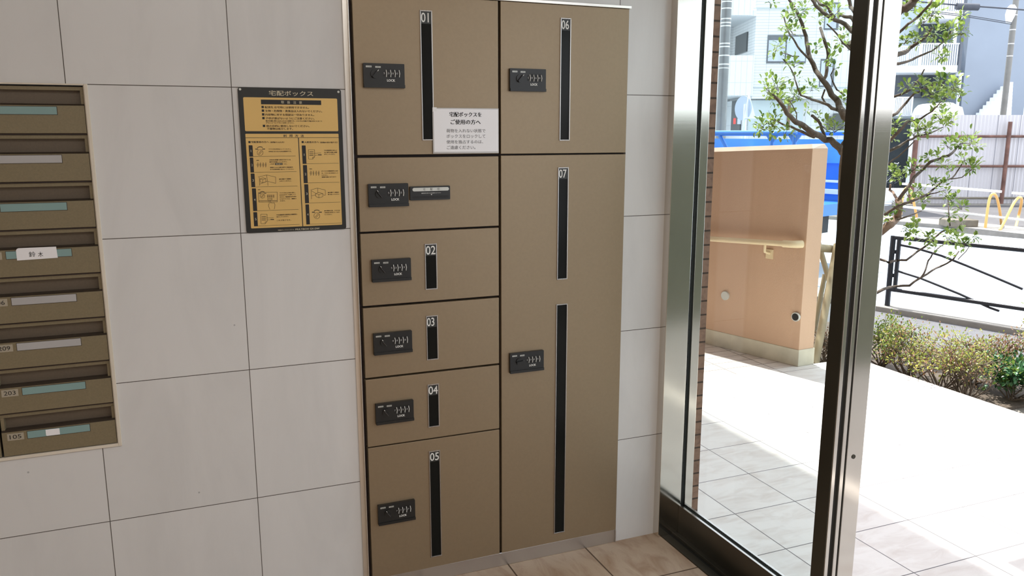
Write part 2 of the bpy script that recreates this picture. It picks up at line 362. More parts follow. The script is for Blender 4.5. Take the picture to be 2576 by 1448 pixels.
# back wall with openings for the lockers and the mailboxes
mb = MB()
xs = [-2.6, -0.62, 0.049, 0.722, 1.634, XJ]; zs = [0, 0.611, 1.591, 1.868, 2.65]
def hole(i, j):
    return (i == 1 and j == 1) or (i == 3 and j <= 2)
for i in range(5):
    for j in range(4):
        if not hole(i, j): mb.box(xs[i], xs[i + 1], 0, 0.5, zs[j], zs[j + 1])
struct('wall_back', mb, 'wall', 'off-white marble tiled wall carrying the mailboxes and delivery lockers', 'wall')
struct('floor', MB().box(-2.6, 1.81, -5.4, 0, -0.1, 0), 'floor_in', 'beige stone-look tile floor inside the hall', 'floor')
struct('ceiling', MB().box(-2.6, 1.95, -5.4, 0.5, 2.65, 2.75), 'ceil', 'plain pale ceiling of the hall', 'ceiling')
struct('wall_left', MB().box(-2.7, -2.6, -5.4, 0.5, 0, 2.65), 'plaster_in', 'plain beige wall at the left end of the hall', 'wall')
struct('wall_front', MB().box(-2.7, 1.95, -5.5, -5.4, 0, 2.65), 'plaster_in', 'plain beige wall behind the camera', 'wall')
struct('wall_right', MB().box(1.80, 1.95, -5.4, -3.0, 0, 2.65).box(1.80, 1.95, -3.0, -0.0, 2.4, 2.65), 'plaster_in', 'wall and lintel around the entrance opening', 'wall')
# storeys above the porch, they throw the shade along the porch floor
struct('wall_upper', MB().box(-3.0, 2.55, -8, 7.5, 2.8, 12.0).box(-3.0, 3.27, -8, 8.5, 12.0, 12.25), 'bldg', 'upper storeys of the apartment house above the porch', 'wall')
struct('wall_brick', MB().box(1.80, 1.972, -0.022, 6.0, 0.0, 2.8), 'brick', 'narrow return of brown brick beside the steel door frame', 'wall')
# base course under the storeys' far side, keeps the hall closed at the back
struct('floor_porch', MB().box(1.81, 4.31, -7, 1.55, -0.4, 0), 'floor_out', 'pale square-tiled porch floor outside the glass door', 'floor')
struct('floor_ramp', MB().box(1.81, 3.85, 1.55, 6.0, -0.4, 0), 'floor_ramp', 'narrow-tiled ramp floor beside the salmon wall', 'floor')

# steel door frame at the corner
mb = MB()
mb.box(1.793, 1.886, -0.036, 0.02, 0, 2.4)            # inner face
mb.box(1.903, 1.936, -0.036, 0.02, 0, 2.4)            # outer strip
mb2 = MB().box(1.886, 1.903, -0.028, 0.02, 0, 2.4)
jamb = thing('trim_1', 'brushed stainless door jamb in the corner beside the brick', 'door frame', (1.86, 0, 0), kind='structure')
mb.build('jamb', 'steel', jamb, 0.0012); mb2.build('gasket', 'gasket', jamb)
# fixed glazed panel
win = thing('window_1', 'fixed glass panel in a stainless frame beside the entrance', 'window', (1.9, -0.4, 0), kind='structure')
MB().box(1.878, 1.8865, -0.716, -0.036, 0.0, 0.112).build('rail_face', 'steeld', win, 0.001)
MB().box(1.8785, 1.8865, -0.716, -0.036, 0.112, 0.1135).box(1.9035, 1.912, -0.716, -0.036, 0.0, 0.1135).build('rail_ledge', 'alu', win)
MB().box(1.8865, 1.9035, -0.716, -0.036, 0.0, 0.106).build('glazing_gasket', 'gasket', win)
MB().box(1.8935, 1.8965, -0.730, -0.028, 0.10, 2.4).build('glass_pane', 'glass', win)
MB().box(1.878, 1.912, -0.716, -0.036, 2.30, 2.4).build('top_rail', 'steel', win)
# mullion: stile of the panel and the post of the opening
mul = thing('trim_2', 'tall stainless post between the glass panel and the open doorway', 'door post', (1.93, -0.74, 0), kind='structure')
MB().box(1.875, 1.877, -0.764, -0.716, 0, 2.4).build('inner_face', 'steeldk', mul)
m1 = MB().box(1.877, 1.890, -0.766, -0.716, 0, 2.4).box(1.907, 1.920, -0.766, -0.716, 0, 2.4).box(1.927, 1.985, -0.766, -0.716, 0, 2.4)
m1.build('post_face', 'steel', mul, 0.001)
MB().box(1.890, 1.907, -0.756, -0.716, 0, 2.4).box(1.920, 1.927, -0.760, -0.716, 0, 2.4).build('groove_seal', 'gasket', mul)
x_, z_ = W(2147, 1148, -0.766)
MB().disc((x_, -0.766, z_), (0, -1, 0), 0.0055, 0.0012, 16).ring((x_, -0.7668, z_), (0, -1, 0), 0.0055, 0.0012, 16, 6).build('screw', 'steeldk', mul)
# floor track of the door
sill = thing('trim_3', 'dark grooved metal floor track along the foot of the glass panel', 'floor track', (1.84, -1, 0), kind='structure')
MB().box(1.809, 1.840, -3.0, -0.036, 0, 0.004).box(1.8525, 1.878, -3.0, -0.036, 0, 0.006).box(1.878, 1.99, -3.0, -0.77, 0, 0.004).build('track_plate', 'steeldk', sill, 0.001)
MB().box(1.840, 1.8525, -3.0, -0.036, 0, 0.0012).build('track_groove', 'black2', sill)
MB().box(1.853, 1.857, -3.0, -0.036, 0.006, 0.010).build('track_rib', 'steeld', sill)

# ------------------------------------------------------------------ delivery lockers
YD = -0.012
fr = thing('locker_frame', 'dark steel carcass and metal edging around both locker columns', 'locker frame', (1.18, 0.2, 0))
MB().box(0.7235, 1.6325, 0.012, 0.45, 0.05, 1.8575).build('carcass', 'dark', fr)
MB().box(0.7225, 0.7245, -0.016, 0.012, 0, 1.868).box(0.709, 0.7225, -0.004, -0.0005, 0, 1.872).build('side_edging', 'trim', fr, 0.0005)
MB().box(0.7225, 1.6335, -0.016, 0.02, 1.8585, 1.8675).build('top_edging', 'trim', fr, 0.001)
kp = tag(MB().box(0.7245, 1.6325, -0.004, 0.02, 0, 0.0495).box(1.6275, 1.6325, -0.007, -0.004, 0, 0.0495).build('kick_plate', 'kick', bevel=0.0015),
         'brushed steel kick plate along the floor under the lockers', 'kick plate')

# one lock panel, shared mesh pieces, drawn around its own upper left corner
LW, LH = 0.1205, 0.0675
def lu(u): return u * LW
def lv(v): return -v * LH
def lock_mesh():
    b = MB()
    b.rrect(0, LW, -LH, 0, 0, -0.010, 0.002)
    b.box(0.001, LW + 0.0006, -0.0125, 0.0, -LH - 0.0005, -LH * 0.88)
    b.box(lu(.535), lu(.90), -0.0102, -0.0099, lv(.57), lv(.23), 2)
    for u0, u1, v0, v1, t in ((.062, .20, .105, .175, 'CLOSE'), (.29, .42, .115, .185, 'OPEN')):
        b.box(lu(u0), lu(u1), -0.0104, -0.0099, lv(v1), lv(v0), 3)
        b.text(t, lu(u0 + .012), lu(u1 - .012), lv(v1 - .014), lv(v0 + .014), -0.0104, 0)
    b.text('LOCK', lu(.565), lu(.765), lv(.745), lv(.645), -0.0100, 1, 0.03)
    return b
lm = lock_mesh()
lockme = None
DIG = ['5', '3', '8', '0']
def add_lock(par, x, z, mode, code):
    global lockme
    base = wloc(par); loc = Vector((x, YD, z)) - base
    if lockme is None:
        o = lm.build('lock_panel', ['black', 'ink_w', 'black2', 'silver'], par, 0, loc); lockme = o.data
    else:
        o = bpy.data.objects.new('lock_panel', lockme); COL.objects.link(o); o.parent = par; o.location = loc
    o['label'] = 'black combination lock panel with white lettering'
    # knob
    cx, cz = lu(.275), lv(.44); a = {'open': math.radians(50), 'close': math.radians(128), 'side': math.radians(8)}[mode]
    k = MB().disc((cx, -0.010, cz), (0, -1, 0), 0.0125, 0.003, 28)
    dx, dz = math.cos(a), math.sin(a); hx, hz = -dz * 0.0022, dx * 0.0022; L = 0.0118
    k.prism([(cx + dx * L + hx, -0.013, cz + dz * L + hz), (cx - dx * L + hx, -0.013, cz - dz * L + hz), (cx - dx * L - hx, -0.013, cz - dz * L - hz), (cx + dx * L - hx, -0.013, cz + dz * L - hz)], (0, -0.006, 0))
    k.line([(cx + dx * 0.0095, cz + dz * 0.0095), (cx + dx * 0.0145, cz + dz * 0.0145)], -0.0131 if mode == 'side' else -0.0191, 0.0014, 1)
    if mode == 'close': k.line([(cx + dx * .0085 + hx, cz + dz * .0085 + hz), (cx - dx * 0.011 + hx, cz - dz * 0.011 + hz)], -0.0191, 0.0008, 2)
    k.build('knob', ['black', 'ink_w', 'ink_g'], o, 0, Vector((0, 0, 0)))
    for i in range(4):
        u = .545 + .106 * i
        d = MB()
        pts = [(lu(u), lv(.26)), (lu(u + .006), lv(.33)), (lu(u + .014), lv(.41)), (lu(u + .006), lv(.50)), (lu(u + .006), lv(.555))]
        d.tube([(p[0], -0.0108 - 0.0012 * (1 - abs(j - 2) / 2), p[1]) for j, p in enumerate(pts)], 0.0011, 6, 1)
        d.box(lu(u - .068), lu(u - .012), -0.0106, -0.0098, lv(.52), lv(.30), 0)
        d.text(code[i], lu(u - .062), lu(u - .026), lv(.44), lv(.365), -0.0107, 2)
        d.build('dial', ['black2', 'ink_w', 'greyp'], o, 0, Vector((0, 0, 0)))
    return o

def add_window(par, x0, x1, z0, z1, num=None, numw=None):
    f = MB().frame(x0, x1, z0, z1, YD + 0.002, YD - 0.003, 0.0032)
    w_ = f.build('window_frame', 'alu', par, 0.0006)
    MB().box(x0 + 0.0032, x1 - 0.0032, YD - 0.0005, YD + 0.0015, z0 + 0.0032, z1 - 0.0032).build('smoked_pane', 'acryl', w_, 0, None)
    if num:
        zt = z1 - 0.0032; p = MB().box(x0 + 0.0034, x1 - 0.0034, YD - 0.0009, YD - 0.0005, zt - 0.034, zt)
        a0, a1 = numw or (0.003, 0.003)
        p.text(num, x0 + a0 + .001, x1 - a1 - 0.001, zt - 0.0305, zt - 0.0035, YD - 0.0010, 1, 0.008)
        n_ = p.build('number_plate', ['label', 'ink_w'], w_); n_['label'] = 'white number ' + num + ' on charcoal'

def delivery_box(label, x0, x1, z0, z1, lock, win_, extra=None):
    t = thing('delivery_box', label, 'locker', ((x0 + x1) / 2, 0.0, z0), 'bronze delivery lockers')
    MB().box(x0, x1, YD, 0.010, z0, z1).build('door', 'box', t, 0.0012)
    if lock: add_lock(t, *lock)
    for w_ in win_: add_window(t, *w_)
    if extra: extra(t)
    return t
XL0, XL1, XR0, XR1 = 0.7355, 1.1755, 1.1835, 1.6275
def card(t):
    x0, x1, z0, z1 = 0.888, 1.0135, 1.2685, 1.3100
    c = MB().rrect(x0, x1, z0, z1, YD, YD - 0.009, 0.003)
    c.rrect(x0 + 0.007, x1 - 0.006, z0 + 0.005, z0 + 0.0125, YD - 0.009, YD - 0.0093, 0.002, 1)
    c.rrect(x0 + 0.0075, x1 - 0.004, z1 - 0.0145, z1 - 0.004, YD - 0.009, YD - 0.0096, 0.005, 2)
    for ch, xx in (('宅', .0435), ('配', .066), ('印', .088)): c.text(ch, x0 + xx - .0035, x0 + xx + .0035, z1 - 0.013, z1 - 0.0055, YD - 0.0097, 3)
    c.text('●配達伝票に捺印される方は伝票を入れてください', x0 + .035, x0 + .096, z0 + .0195, z0 + .0225, YD - 0.0092, 4)
    c.prism([(x0 + .064, YD - .009, z0 + .0175), (x0 + .0685, YD - .009, z0 + .0175), (x0 + .06625, YD - .009, z0 + .0142)], (0, -0.0004, 0), 4)
    c.build('slip_stamp_slot', ['black', 'black2', 'silver', 'ink_g', 'ink_w'], t)['label'] = 'small black slot plate with a silver strip'
delivery_box('bronze delivery locker numbered 01 at the top of the left column', XL0, XL1, 1.4045, 1.8575, (0.759, 1.664, 'open', '5380'), [(0.931, 0.968, 1.446, 1.818, '01', (.003, .009))])
delivery_box('bronze delivery locker without a number, with a stamp slot beside its lock', XL0, XL1, 1.1795, 1.3965, (0.762, 1.3205, 'close', '5555'), [], card)
delivery_box('bronze delivery locker numbered 02 under the unnumbered one', XL0, XL1, 0.9545, 1.1735, (0.7645, 1.0950, 'close', '5393'), [(0.931, 0.970, 0.991, 1.134, '02')])
delivery_box('bronze delivery locker numbered 03, its number shifted left behind the edge', XL0, XL1, 0.7285, 0.9475, (0.7625, 0.8685, 'close', '8888'), [(0.931, 0.969, 0.765, 0.908, '03', (.002, .010))])
delivery_box('bronze delivery locker numbered 04 between 03 and 05', XL0, XL1, 0.5045, 0.7225, (0.762, 0.6445, 'close', '7353'), [(0.931, 0.969, 0.542, 0.685, '04')])
delivery_box('tall bronze delivery locker numbered 05 at the foot of the left column', XL0, XL1, 0.0525, 0.5005, (0.759, 0.3080, 'close', '7777'), [(0.931, 0.969, 0.090, 0.461, '05')])
delivery_box('bronze delivery locker numbered 06 at the top of the right column', XR0, XR1, 1.4035, 1.8575, (1.2105, 1.6620, 'open', '5868'), [(1.383, 1.4195, 1.4435, 1.819, '06', (.003, .006))])
delivery_box('very tall bronze delivery locker numbered 07 with two dark windows', XR0, XR1, 0.0525, 1.3985, (1.2105, 0.7595, 'side', '2345'),
             [(1.3795, 1.4175, 0.992, 1.359, '07', (.003, .006)), (1.3785, 1.420, 0.086, 0.909)])

# laminated notice on locker 01
t = thing('notice', 'white laminated notice with Japanese text taped on locker 01', 'notice', (1.07, YD - .004, 1.41))
yn = YD - 0.0045
MB().box(0.963, 1.1745, yn, yn + 0.0006, 1.4065, 1.5415).build('laminate', 'film', t)
nb = MB().box(0.9665, 1.1725, yn - 0.0003, yn, 1.4115, 1.5385)
def NT(s, u0, vt, vb, u1, mi, bold):
    x0, zt = W(1060 + u0 / 10.343, 260 + vt / 10.343, yn); _, z0 = W(1060 + u0 / 10.343, 260 + vb / 10.343, yn); x1, _ = W(1060 + u1 / 10.343, 260 + vb / 10.343, yn)
    for k in ((-1, 0, 1) if bold else (0,)): nb.text(s, x0 + k * .0005, x1 + k * .0005, z0 + k * .0001, zt + k * .0001, yn - 0.0003 - (k + 1) * .00012, mi, 0.0)
NT('宅配ボックスを', 728, 222, 345, 1562, 1, 0.022); NT('ご使用の方へ', 762, 418, 545, 1538, 1, 0.022)
NT('荷物を入れない状態で', 650, 662, 758, 1665, 2, 0.0); NT('ボックスをロックして', 652, 806, 903, 1665, 2, 0.0)
NT('使用を独占するのは、', 652, 955, 1048, 1605, 2, 0.0); NT('ご遠慮ください。', 662, 1098, 1195, 1405, 2, 0.0)
nb.build('paper', ['paper', 'ink_k', 'ink_g'], t)
MB().prism([(0.9635, yn - .0004, 1.543), (0.9765, yn - .0004, 1.5425), (0.9755, yn - .0004, 1.530), (0.969, yn - .0004, 1.5335), (0.9635, yn - .0004, 1.529)], (0, -0.0003, 0)).build('tape', 'tape', t)

# ------------------------------------------------------------------ instruction board
t = thing('instruction_board', 'black and gold instruction board in Japanese screwed to the marble wall', 'sign', (0.556, 0, 1.19))
YS = -0.004
def S(u, v, k='B'):
    z = {'A': (600, 210, 9.541), 'B': (600, 330, 5.568), 'C': (580, 200, 3.62)}[k]
    return W(z[0] + u / z[2], z[1] + v / z[2], YS)
MB().rrect(0.4155, 0.6965, 1.1895, 1.5905, -0.0005, -0.004, 0.007).build('board', 'signk', t, 0.0004)
g_ = MB()
g_.rrect(0.4285, 0.6845, S(130, 480, 'C')[1] + 0.003, S(105, 160, 'C')[1], YS, YS - 0.0003, 0.003)
ga = S(100, 35)[1]; gb = S(185, 1360)[1]; gm = S(90, 92)[1]; xm = S(840, 110)[0]
g_.rrect(0.4285, 0.6845, gm + 0.0006, ga, YS, YS - 0.0003, 0.002, 0, 5, (1, 1, 0, 0))
g_.rrect(0.4285, xm - 0.0012, gb, gm - 0.0006, YS, YS - 0.0003, 0.002, 0, 5, (0, 0, 1, 0))
g_.rrect(xm + 0.0012, 0.6845, gb, gm - 0.0006, YS, YS - 0.0003, 0.002, 0, 5, (0, 0, 0, 1))
g_.build('gold_panel', 'gold', t)
YP = YS - 0.0004
tx = MB()      # 0 brown ink, 1 black, 2 cream
def T(s, k, u0, vt, vb, u1, mi=0, bold=0.004, v1=None):
    x0, zt = S(u0, vt, k); _, z0 = S(u0, vb, k); x1, _ = S(u1, vb if v1 is None else v1, k)
    tx.text(s, x0, x1, z0, zt, YP, mi, 0.0); tx.text(s, x0 + .0002 + bold * .02, x1 + .0002 + bold * .02, z0 + .00004, zt + .00004, YP - .00012, mi, 0.0)
def sq(k, u, v, w_):
    x, z = S(u, v, k); h = w_ / {'A': 9.541, 'B': 5.568}[k] / 850.0; tx.box(x, x + h, YP - .0003, YP, z - h, z, 1)
T('宅配ボックス', 'A', 725, 165, 290, 1790, 2, 0.006)
xa, za = S(535, 385, 'A'); xb, zb = S(1985, 515, 'A'); tx.box(xa, xb, YP - .0003, YP, zb, za, 1)
for c_, u in (('取', 1020), ('扱', 1165), ('注', 1310), ('意', 1450)):
    x0, zt = S(u, 415 + (u - 1020) * 0.02, 'A'); x1, z0 = S(u + 75, 482 + (u - 1020) * 0.02, 'A'); tx.text(c_, x0, x1, z0, zt, YP - .0004, 2)
for v in (535, 622, 713, 802, 988): sq('A', 550 + (v - 535) * 0.07, v, 50)
T('配達先 在宅時には使用できません。', 'A', 630, 540, 595, 1690); T('生物・危険物・貴重品は入れないでください。', 'A', 640, 628, 682, 2005)
T('内容物に対する保証は一切ありません。', 'A', 640, 718, 772, 1815); T('子供が遊ばないようにご注意ください。', 'A', 650, 806, 860, 1820)
T('箱の内側に閉じ込められると危険です。いたずらや遊びで箱の中に入ること', 'A', 650, 880, 912, 2005); T('がないように十分ご注意ください。', 'A', 655, 928, 956, 1330)
T('他の目的に使用しないでください。', 'A', 665, 992, 1045, 1700); T('不審物は処分します。', 'A', 680, 1058, 1112, 1305)
for c_, u in (('利', 625), ('用', 708), ('方', 790), ('法', 868)): T(c_, 'B', u, 46, 82, u + 46, 1, 0.01)
sq('B', 138, 137, 26); T('宅配業者の方へ', 'B', 175, 137, 165, 425, 1, 0.006); T('（荷物の入れ方）', 'B', 442, 143, 166, 640)
sq('B', 884, 137, 26); T('入居者の方へ', 'B', 918, 139, 167, 1125, 1, 0.006); T('（荷物の受け取り方）', 'B', 1142, 146, 169, 1385)
def rows(lst, u1):
    for i, (ua, va, ub, vb, lb, ue, n_) in enumerate(lst):
        x0, za = S(ua, va); x1, zb = S(lb, vb); xe, ze = S(ue, vb)
        tx.rrect(x0, x1, zb, za, YP, YP - .0003, 0.0015, 1, 4, (1, 0, 0, 0)); tx.box(x1 - .001, xe, YP - .0003, YP, zb, zb + .0007, 1)
        dx = (x1 - x0); tx.text(n_, x0 + dx * (.35 if n_ != '1' else .45), x0 + dx * (.72 if n_ != '1' else .56), (za + zb) / 2 - .0032, (za + zb) / 2 + .0032, YP - .0004, 2)
rows([(142, 196, 0, 355, 205, 800, '1'), (156, 368, 0, 577, 218, 812, '2'), (170, 592, 0, 782, 235, 825, '3'), (187, 800, 0, 1115, 262, 842, '4'), (207, 1133, 0, 1328, 272, 857, '5')], 0)
rows([(886, 199, 0, 456, 952, 1402, '1'), (902, 473, 0, 725, 970, 1414, '2'), (920, 742, 0, 1006, 988, 1426, '3'), (937, 1024, 0, 1303, 1000, 1440, '4')], 0)
for s_, u0, v0, v1, u1 in (('ツマミをOPENにしてください。', 420, 243, 258, 735), ('OPENにならないものは使用中です。', 420, 275, 292, 742), ('OPENの状態で表示されている', 430, 392, 410, 728),
    ('番号を記憶してください。', 432, 421, 438, 680), ('これが', 440, 450, 466, 500), ('です。', 628, 452, 466, 680), ('荷物を入れた箱の番号と暗証番号', 440, 500, 515, 762), ('を不在配達票に記入してください。', 442, 527, 542, 775),
    ('扉を開けて荷物を', 568, 661, 678, 738), ('入れてください。', 572, 689, 705, 738), ('ツマミをCLOSEに回し、', 575, 856, 872, 800), ('LOCKボタンを押してく', 575, 884, 900, 802), ('ださい。暗証番号がOPEN', 578, 912, 928, 808),
    ('になりそろえ、施錠さ', 580, 940, 956, 810), ('れます。', 582, 968, 982, 655), ('不在連絡票を配達先の郵便受に', 530, 1163, 1180, 825), ('投入してください。', 532, 1190, 1206, 700), ('これで完了です。', 535, 1238, 1258, 735),
    ('不在連絡票に記入さ', 1197, 260, 276, 1378), ('れた番号の箱に荷物', 1198, 288, 304, 1380), ('が入っています。', 1200, 315, 330, 1350), ('ダイヤルを暗証番号に合わ', 1160, 550, 566, 1395), ('せ、ツマミをOPENにして', 1162, 580, 595, 1395),
    ('ください。', 1163, 608, 622, 1250), ('（解錠可能になります）', 1165, 634, 650, 1365), ('扉を開けて荷物を', 1250, 850, 866, 1408), ('取り出してください', 1252, 878, 892, 1410), ('扉を閉めた後、ツマミは', 1200, 1106, 1122, 1420), ('OPENのままにしておい', 1202, 1132, 1148, 1420), ('てください。', 1204, 1160, 1175, 1312)):
    T(s_, 'B', u0, v0, v1, u1)
x0, z1 = S(510, 445); x1, z0 = S(617, 470); tx.box(x0, x1, YP - .0003, YP, z0, z1, 1); tx.text('暗証番号', x0 + .002, x1 - .002, z0 + .001, z1 - .001, YP - .0004, 2)
T('宅配ボックスシステム', 'B', 550, 1378, 1392, 780, 2); T('MULTIBOX GX-DW', 'B', 795, 1362, 1385, 1135, 2, 0.008)
T('（例）', 'B', 248, 402, 414, 286); T('（例）', 'B', 990, 521, 533, 1028); T('（例）', 'B', 272, 812, 824, 305)
tx.build('printing', ['ink_b', 'ink_k', 'ink_c'], t)
dr = MB(); LW_ = 0.0007
def P(*uv, k='B', w_=LW_): dr.line([S(a, b, k) for a, b in uv], YP, w_)
def circ(u, v, r, a0=0, a1=360, w_=LW_, ky=1.0):
    P(*[(u + r * math.cos(math.radians(a0 + (a1 - a0) * i / 16)), v - r * ky * math.sin(math.radians(a0 + (a1 - a0) * i / 16))) for i in range(17)], w_=w_)
def knobd(u, v, r=42, a=(60, 125)):
    circ(u, v, r); P((u - r * .62, v + r * .5), (u + r * .4, v - r * .75)); P((u - r * .35, v + r * .75), (u + r * .65, v - r * .45))
    circ(u, v - r * .2, r * 1.7, a[0], a[1], w_=0.0016)
    for q in (-1, 1):
        x, z = S(u + q * r * 1.15 - r * .5, v - r * 1.28); x2, z2 = S(u + q * r * 1.15 + r * .5, v - r * 1.05); dr.box(x, x2, YP - .0003, YP, z2, z, 0)
def flush():
    global dr
    dr.build('diagram', 'ink_k', t); dr = MB()
knobd(303, 298); flush(); knobd(1098, 1182); flush(); knobd(336, 905, 32)
def dials(u, v, s_=1.0):
    for i in range(4):
        a = u + i * 37 * s_; P((a, v - 33 * s_), (a + 5, v), (a, v + 33 * s_), w_=.0011); P((a - 18 * s_, v - 10), (a - 6, v - 10), (a - 6, v + 10), (a - 18 * s_, v + 8), w_=.0006)
dials(412, 908, .72)
P((280, 855), (543, 852), (543, 990), (285, 992), (280, 855)); P((285, 975), (543, 972), w_=.0012); P((410, 940), (470, 938), (470, 960), (410, 962), (410, 940))
P((428, 962), (430, 1010), (418, 1040), (440, 1095)); P((447, 962), (449, 1005), (462, 1000), (480, 1005), (500, 1000), (512, 1030), (500, 1090)); flush()
dials(270, 470); flush(); dials(1012, 587); flush()
P((275, 640), (395, 612), (520, 640), (520, 728), (405, 700), (298, 738)); P((290, 645), (298, 760)); P((395, 612), (405, 700)); P((410, 705), (413, 762)); P((300, 668), (345, 650), (382, 662), (384, 705), (340, 722), (303, 708), (300, 668)); P((300, 668), (340, 678), (382, 662)); P((340, 678), (340, 722)); flush()
P((1010, 822), (1105, 795), (1215, 822), (1215, 895), (1190, 890)); P((1018, 826), (1023, 948)); P((1110, 797), (1112, 860)); P((1022, 905), (1078, 890)); P((1018, 830), (1080, 868)); P((1080, 872), (1128, 855), (1182, 872), (1182, 915), (1125, 932), (1082, 912), (1080, 872)); P((1080, 872), (1125, 885), (1182, 872)); P((1125, 885), (1125, 932)); flush()
for u, v in ((312, 1162), (978, 258)):
    P((u, v), (u + 88, v), (u + 90, v + 98), (u + 62, v + 132), (u + 4, v + 132), (u, v)); P((u + 62, v + 132), (u + 60, v + 105), (u + 90, v + 98))
    for q in (30, 55, 78): P((u + 14, v + q), (u + 72, v + q), w_=.0014)
    P((u + 80, v + 50), (u + 180, v + 46)); P((u + 85, v + 78), (u + 130, v + 76)); P((u + 135, v + 72), (u + 185, v + 72), w_=.0022); flush()
for (a, b) in ((86, 88), (982, 112)):
    x, z = S(a, b, 'C'); MB().disc((x, YS, z), (0, -1, 0), 0.0032, 0.001, 16).build('screw', 'silver', t)

# ------------------------------------------------------------------ mailboxes
MX1, MX0 = 0.0375, -0.234
fr = thing('mailbox_surround', 'cream trim and dark carcass around the mailbox bank', 'trim', (-0.1, 0.0, 0.61))
mf = MB().box(0.0405, 0.0495, -0.006, 0.004, 0.611, 1.5915).box(-0.62, 0.0405, -0.006, 0.004, 1.5875, 1.5915).box(-0.62, 0.0405, -0.006, 0.004, 0.611, 0.6195)
mf.box(0.0385, 0.0405, -0.002, 0.3, 0.6195, 1.5875)
mf.build('trim_frame', 'cream', fr, 0.0012)
MB().box(-0.62, 0.0385, 0.045, 0.30, 0.62, 1.5875).build('carcass', 'dark', fr)
ztops = [1.5845 - 0.1213 * i for i in range(8)]
info = [('teal', None, 'topmost of the bank, plain teal name plate'), ('greyp', None, 'second from the top, plain grey name plate'), ('teal', None, 'third from the top, plain teal name plate'),
        ('teal', '0', 'fourth from the top, with a handwritten paper slip'), ('greyp', '206', 'fifth from the top, cut off number ending in 6'),
        ('greyp', '209', 'numbered 209, grey name plate'), ('teal', '203', 'numbered 203, teal name plate'), ('teal', '105', 'numbered 105, bottom of the bank, teal plate with a white sticker')]
def mailbox(x0, x1, z1, plate, num, label, last, extra=False):
    z0 = z1 - 0.1213 if not last else 0.6215
    t = thing('mailbox', 'bronze mailbox ' + label, 'mailbox', ((x0 + x1) / 2, 0, z0), 'bronze mailboxes in the wall')
    zf1, zf0 = z1 - 0.0085, z1 - 0.0435       # flap
    b = MB().box(x0, x1, 0.006, 0.040, zf1 - .001, z1 - 0.0005)                           # head rail
    b.build('head_rail', 'mailbox', t)
    # recessed posting flap
    f = MB().box(x0 + 0.008, x1 - 0.007, 0.024, 0.028, zf0, zf1); f.build('posting_flap', 'flap', t)
    MB().box(x0, x0 + 0.008, 0.004, 0.040, zf0, zf1).build('side_cheek', 'mailbox', t); MB().box(x1 - 0.007, x1, 0.004, 0.040, zf0, zf1).build('side_cheek', 'mailbox', t)
    MB().prism([(x0, 0.002, zf0), (x0, -0.004, zf0 - 0.0035), (x0, 0.026, zf0 - 0.0035), (x0, 0.026, zf0)], (x1 - x0, 0, 0)).build('flap_lip', 'flaplip', t)
    zd0 = z0 + 0.0040 if not last else z0
    MB().box(x0, x1, -0.003, 0.012, zd0, zf0 - 0.0036).build('door', 'mailbox', t, 0.001)
    if not last: MB().box(x0 + .0005, x1, 0.002, 0.040, z0, z0 + 0.004).build('gap_strip', 'dark', t)
    zp1 = zf0 - 0.0075; p0 = -0.1745 if x1 > 0 else x0 + .06
    p = MB().box(p0 - 0.0012, p0 + 0.1502, -0.0034, -0.003, zp1 - 0.0205, zp1 + 0.0012, 1).box(p0, p0 + 0.1488, -0.0042, -0.0034, zp1 - 0.0192, zp1, 0)
    p.build('name_plate', [plate, 'flaplip'], t, 0)['label'] = 'teal name plate' if plate == 'teal' else 'grey name plate'
    if num:
        s0 = -0.2215 if last else -0.2225; s = MB().box(s0, s0 + 0.0385, -0.0036, -0.003, zp1 - 0.0200, zp1 - 0.001)
        s.text(num, s0 + 0.0055 if num != '0' else s0 + .002, s0 + 0.0325 if num != '0' else s0 + .01, zp1 - 0.0160, zp1 - 0.0048, -0.0037, 1, 0.0)
        s.build('number_sticker', ['stk', 'ink_k'], t)['label'] = 'pale sticker with the flat number'
    if extra:
        MB().rrect(-0.1315, -0.0985, zp1 - 0.0185, zp1 - .001, -0.0042, -0.0047, 0.003, 0, 4, (0, 0, 1, 0)).build('blank_sticker', 'paper', t)['label'] = 'blank white sticker'
    return t, zp1
for i, (pl, num, lab) in enumerate(info):
    t, zp = mailbox(MX0, MX1, ztops[i], pl, num, lab, i == 7, i == 7)
    if i == 3:
        n_ = thing('name_slip', 'white paper slip with a handwritten name on the fourth mailbox', 'paper slip', (-0.11, -0.005, zp - .02))
        pts = [(22.5 + 18, 623), (141, 620), (146, 647), (42, 655), (40.5, 632)]
        q = [W(a, b, -0.005) for a, b in [(42, 626), (46, 624), (141, 620), (145.5, 648), (43, 655), (40, 630)]]
        m_ = MB().prism([(a, -0.0048, b) for a, b in q][::-1], (0, -0.0004, 0))
        for ch, a, b in (('鈴', 72, 90), ('木', 95, 109)):
            xa, zt = W(a, 633, -.005); xb, zb = W(b, 645.5, -.005); m_.text(ch, xa, xb, zb, zt, -0.0053, 1)
        m_.build('slip', ['paper', 'ink_k'], n_)
t, zp = mailbox(-0.513, -0.2395, ztops[7], 'teal', None, 'in the next column, cut off at the left edge beside number 105', True)

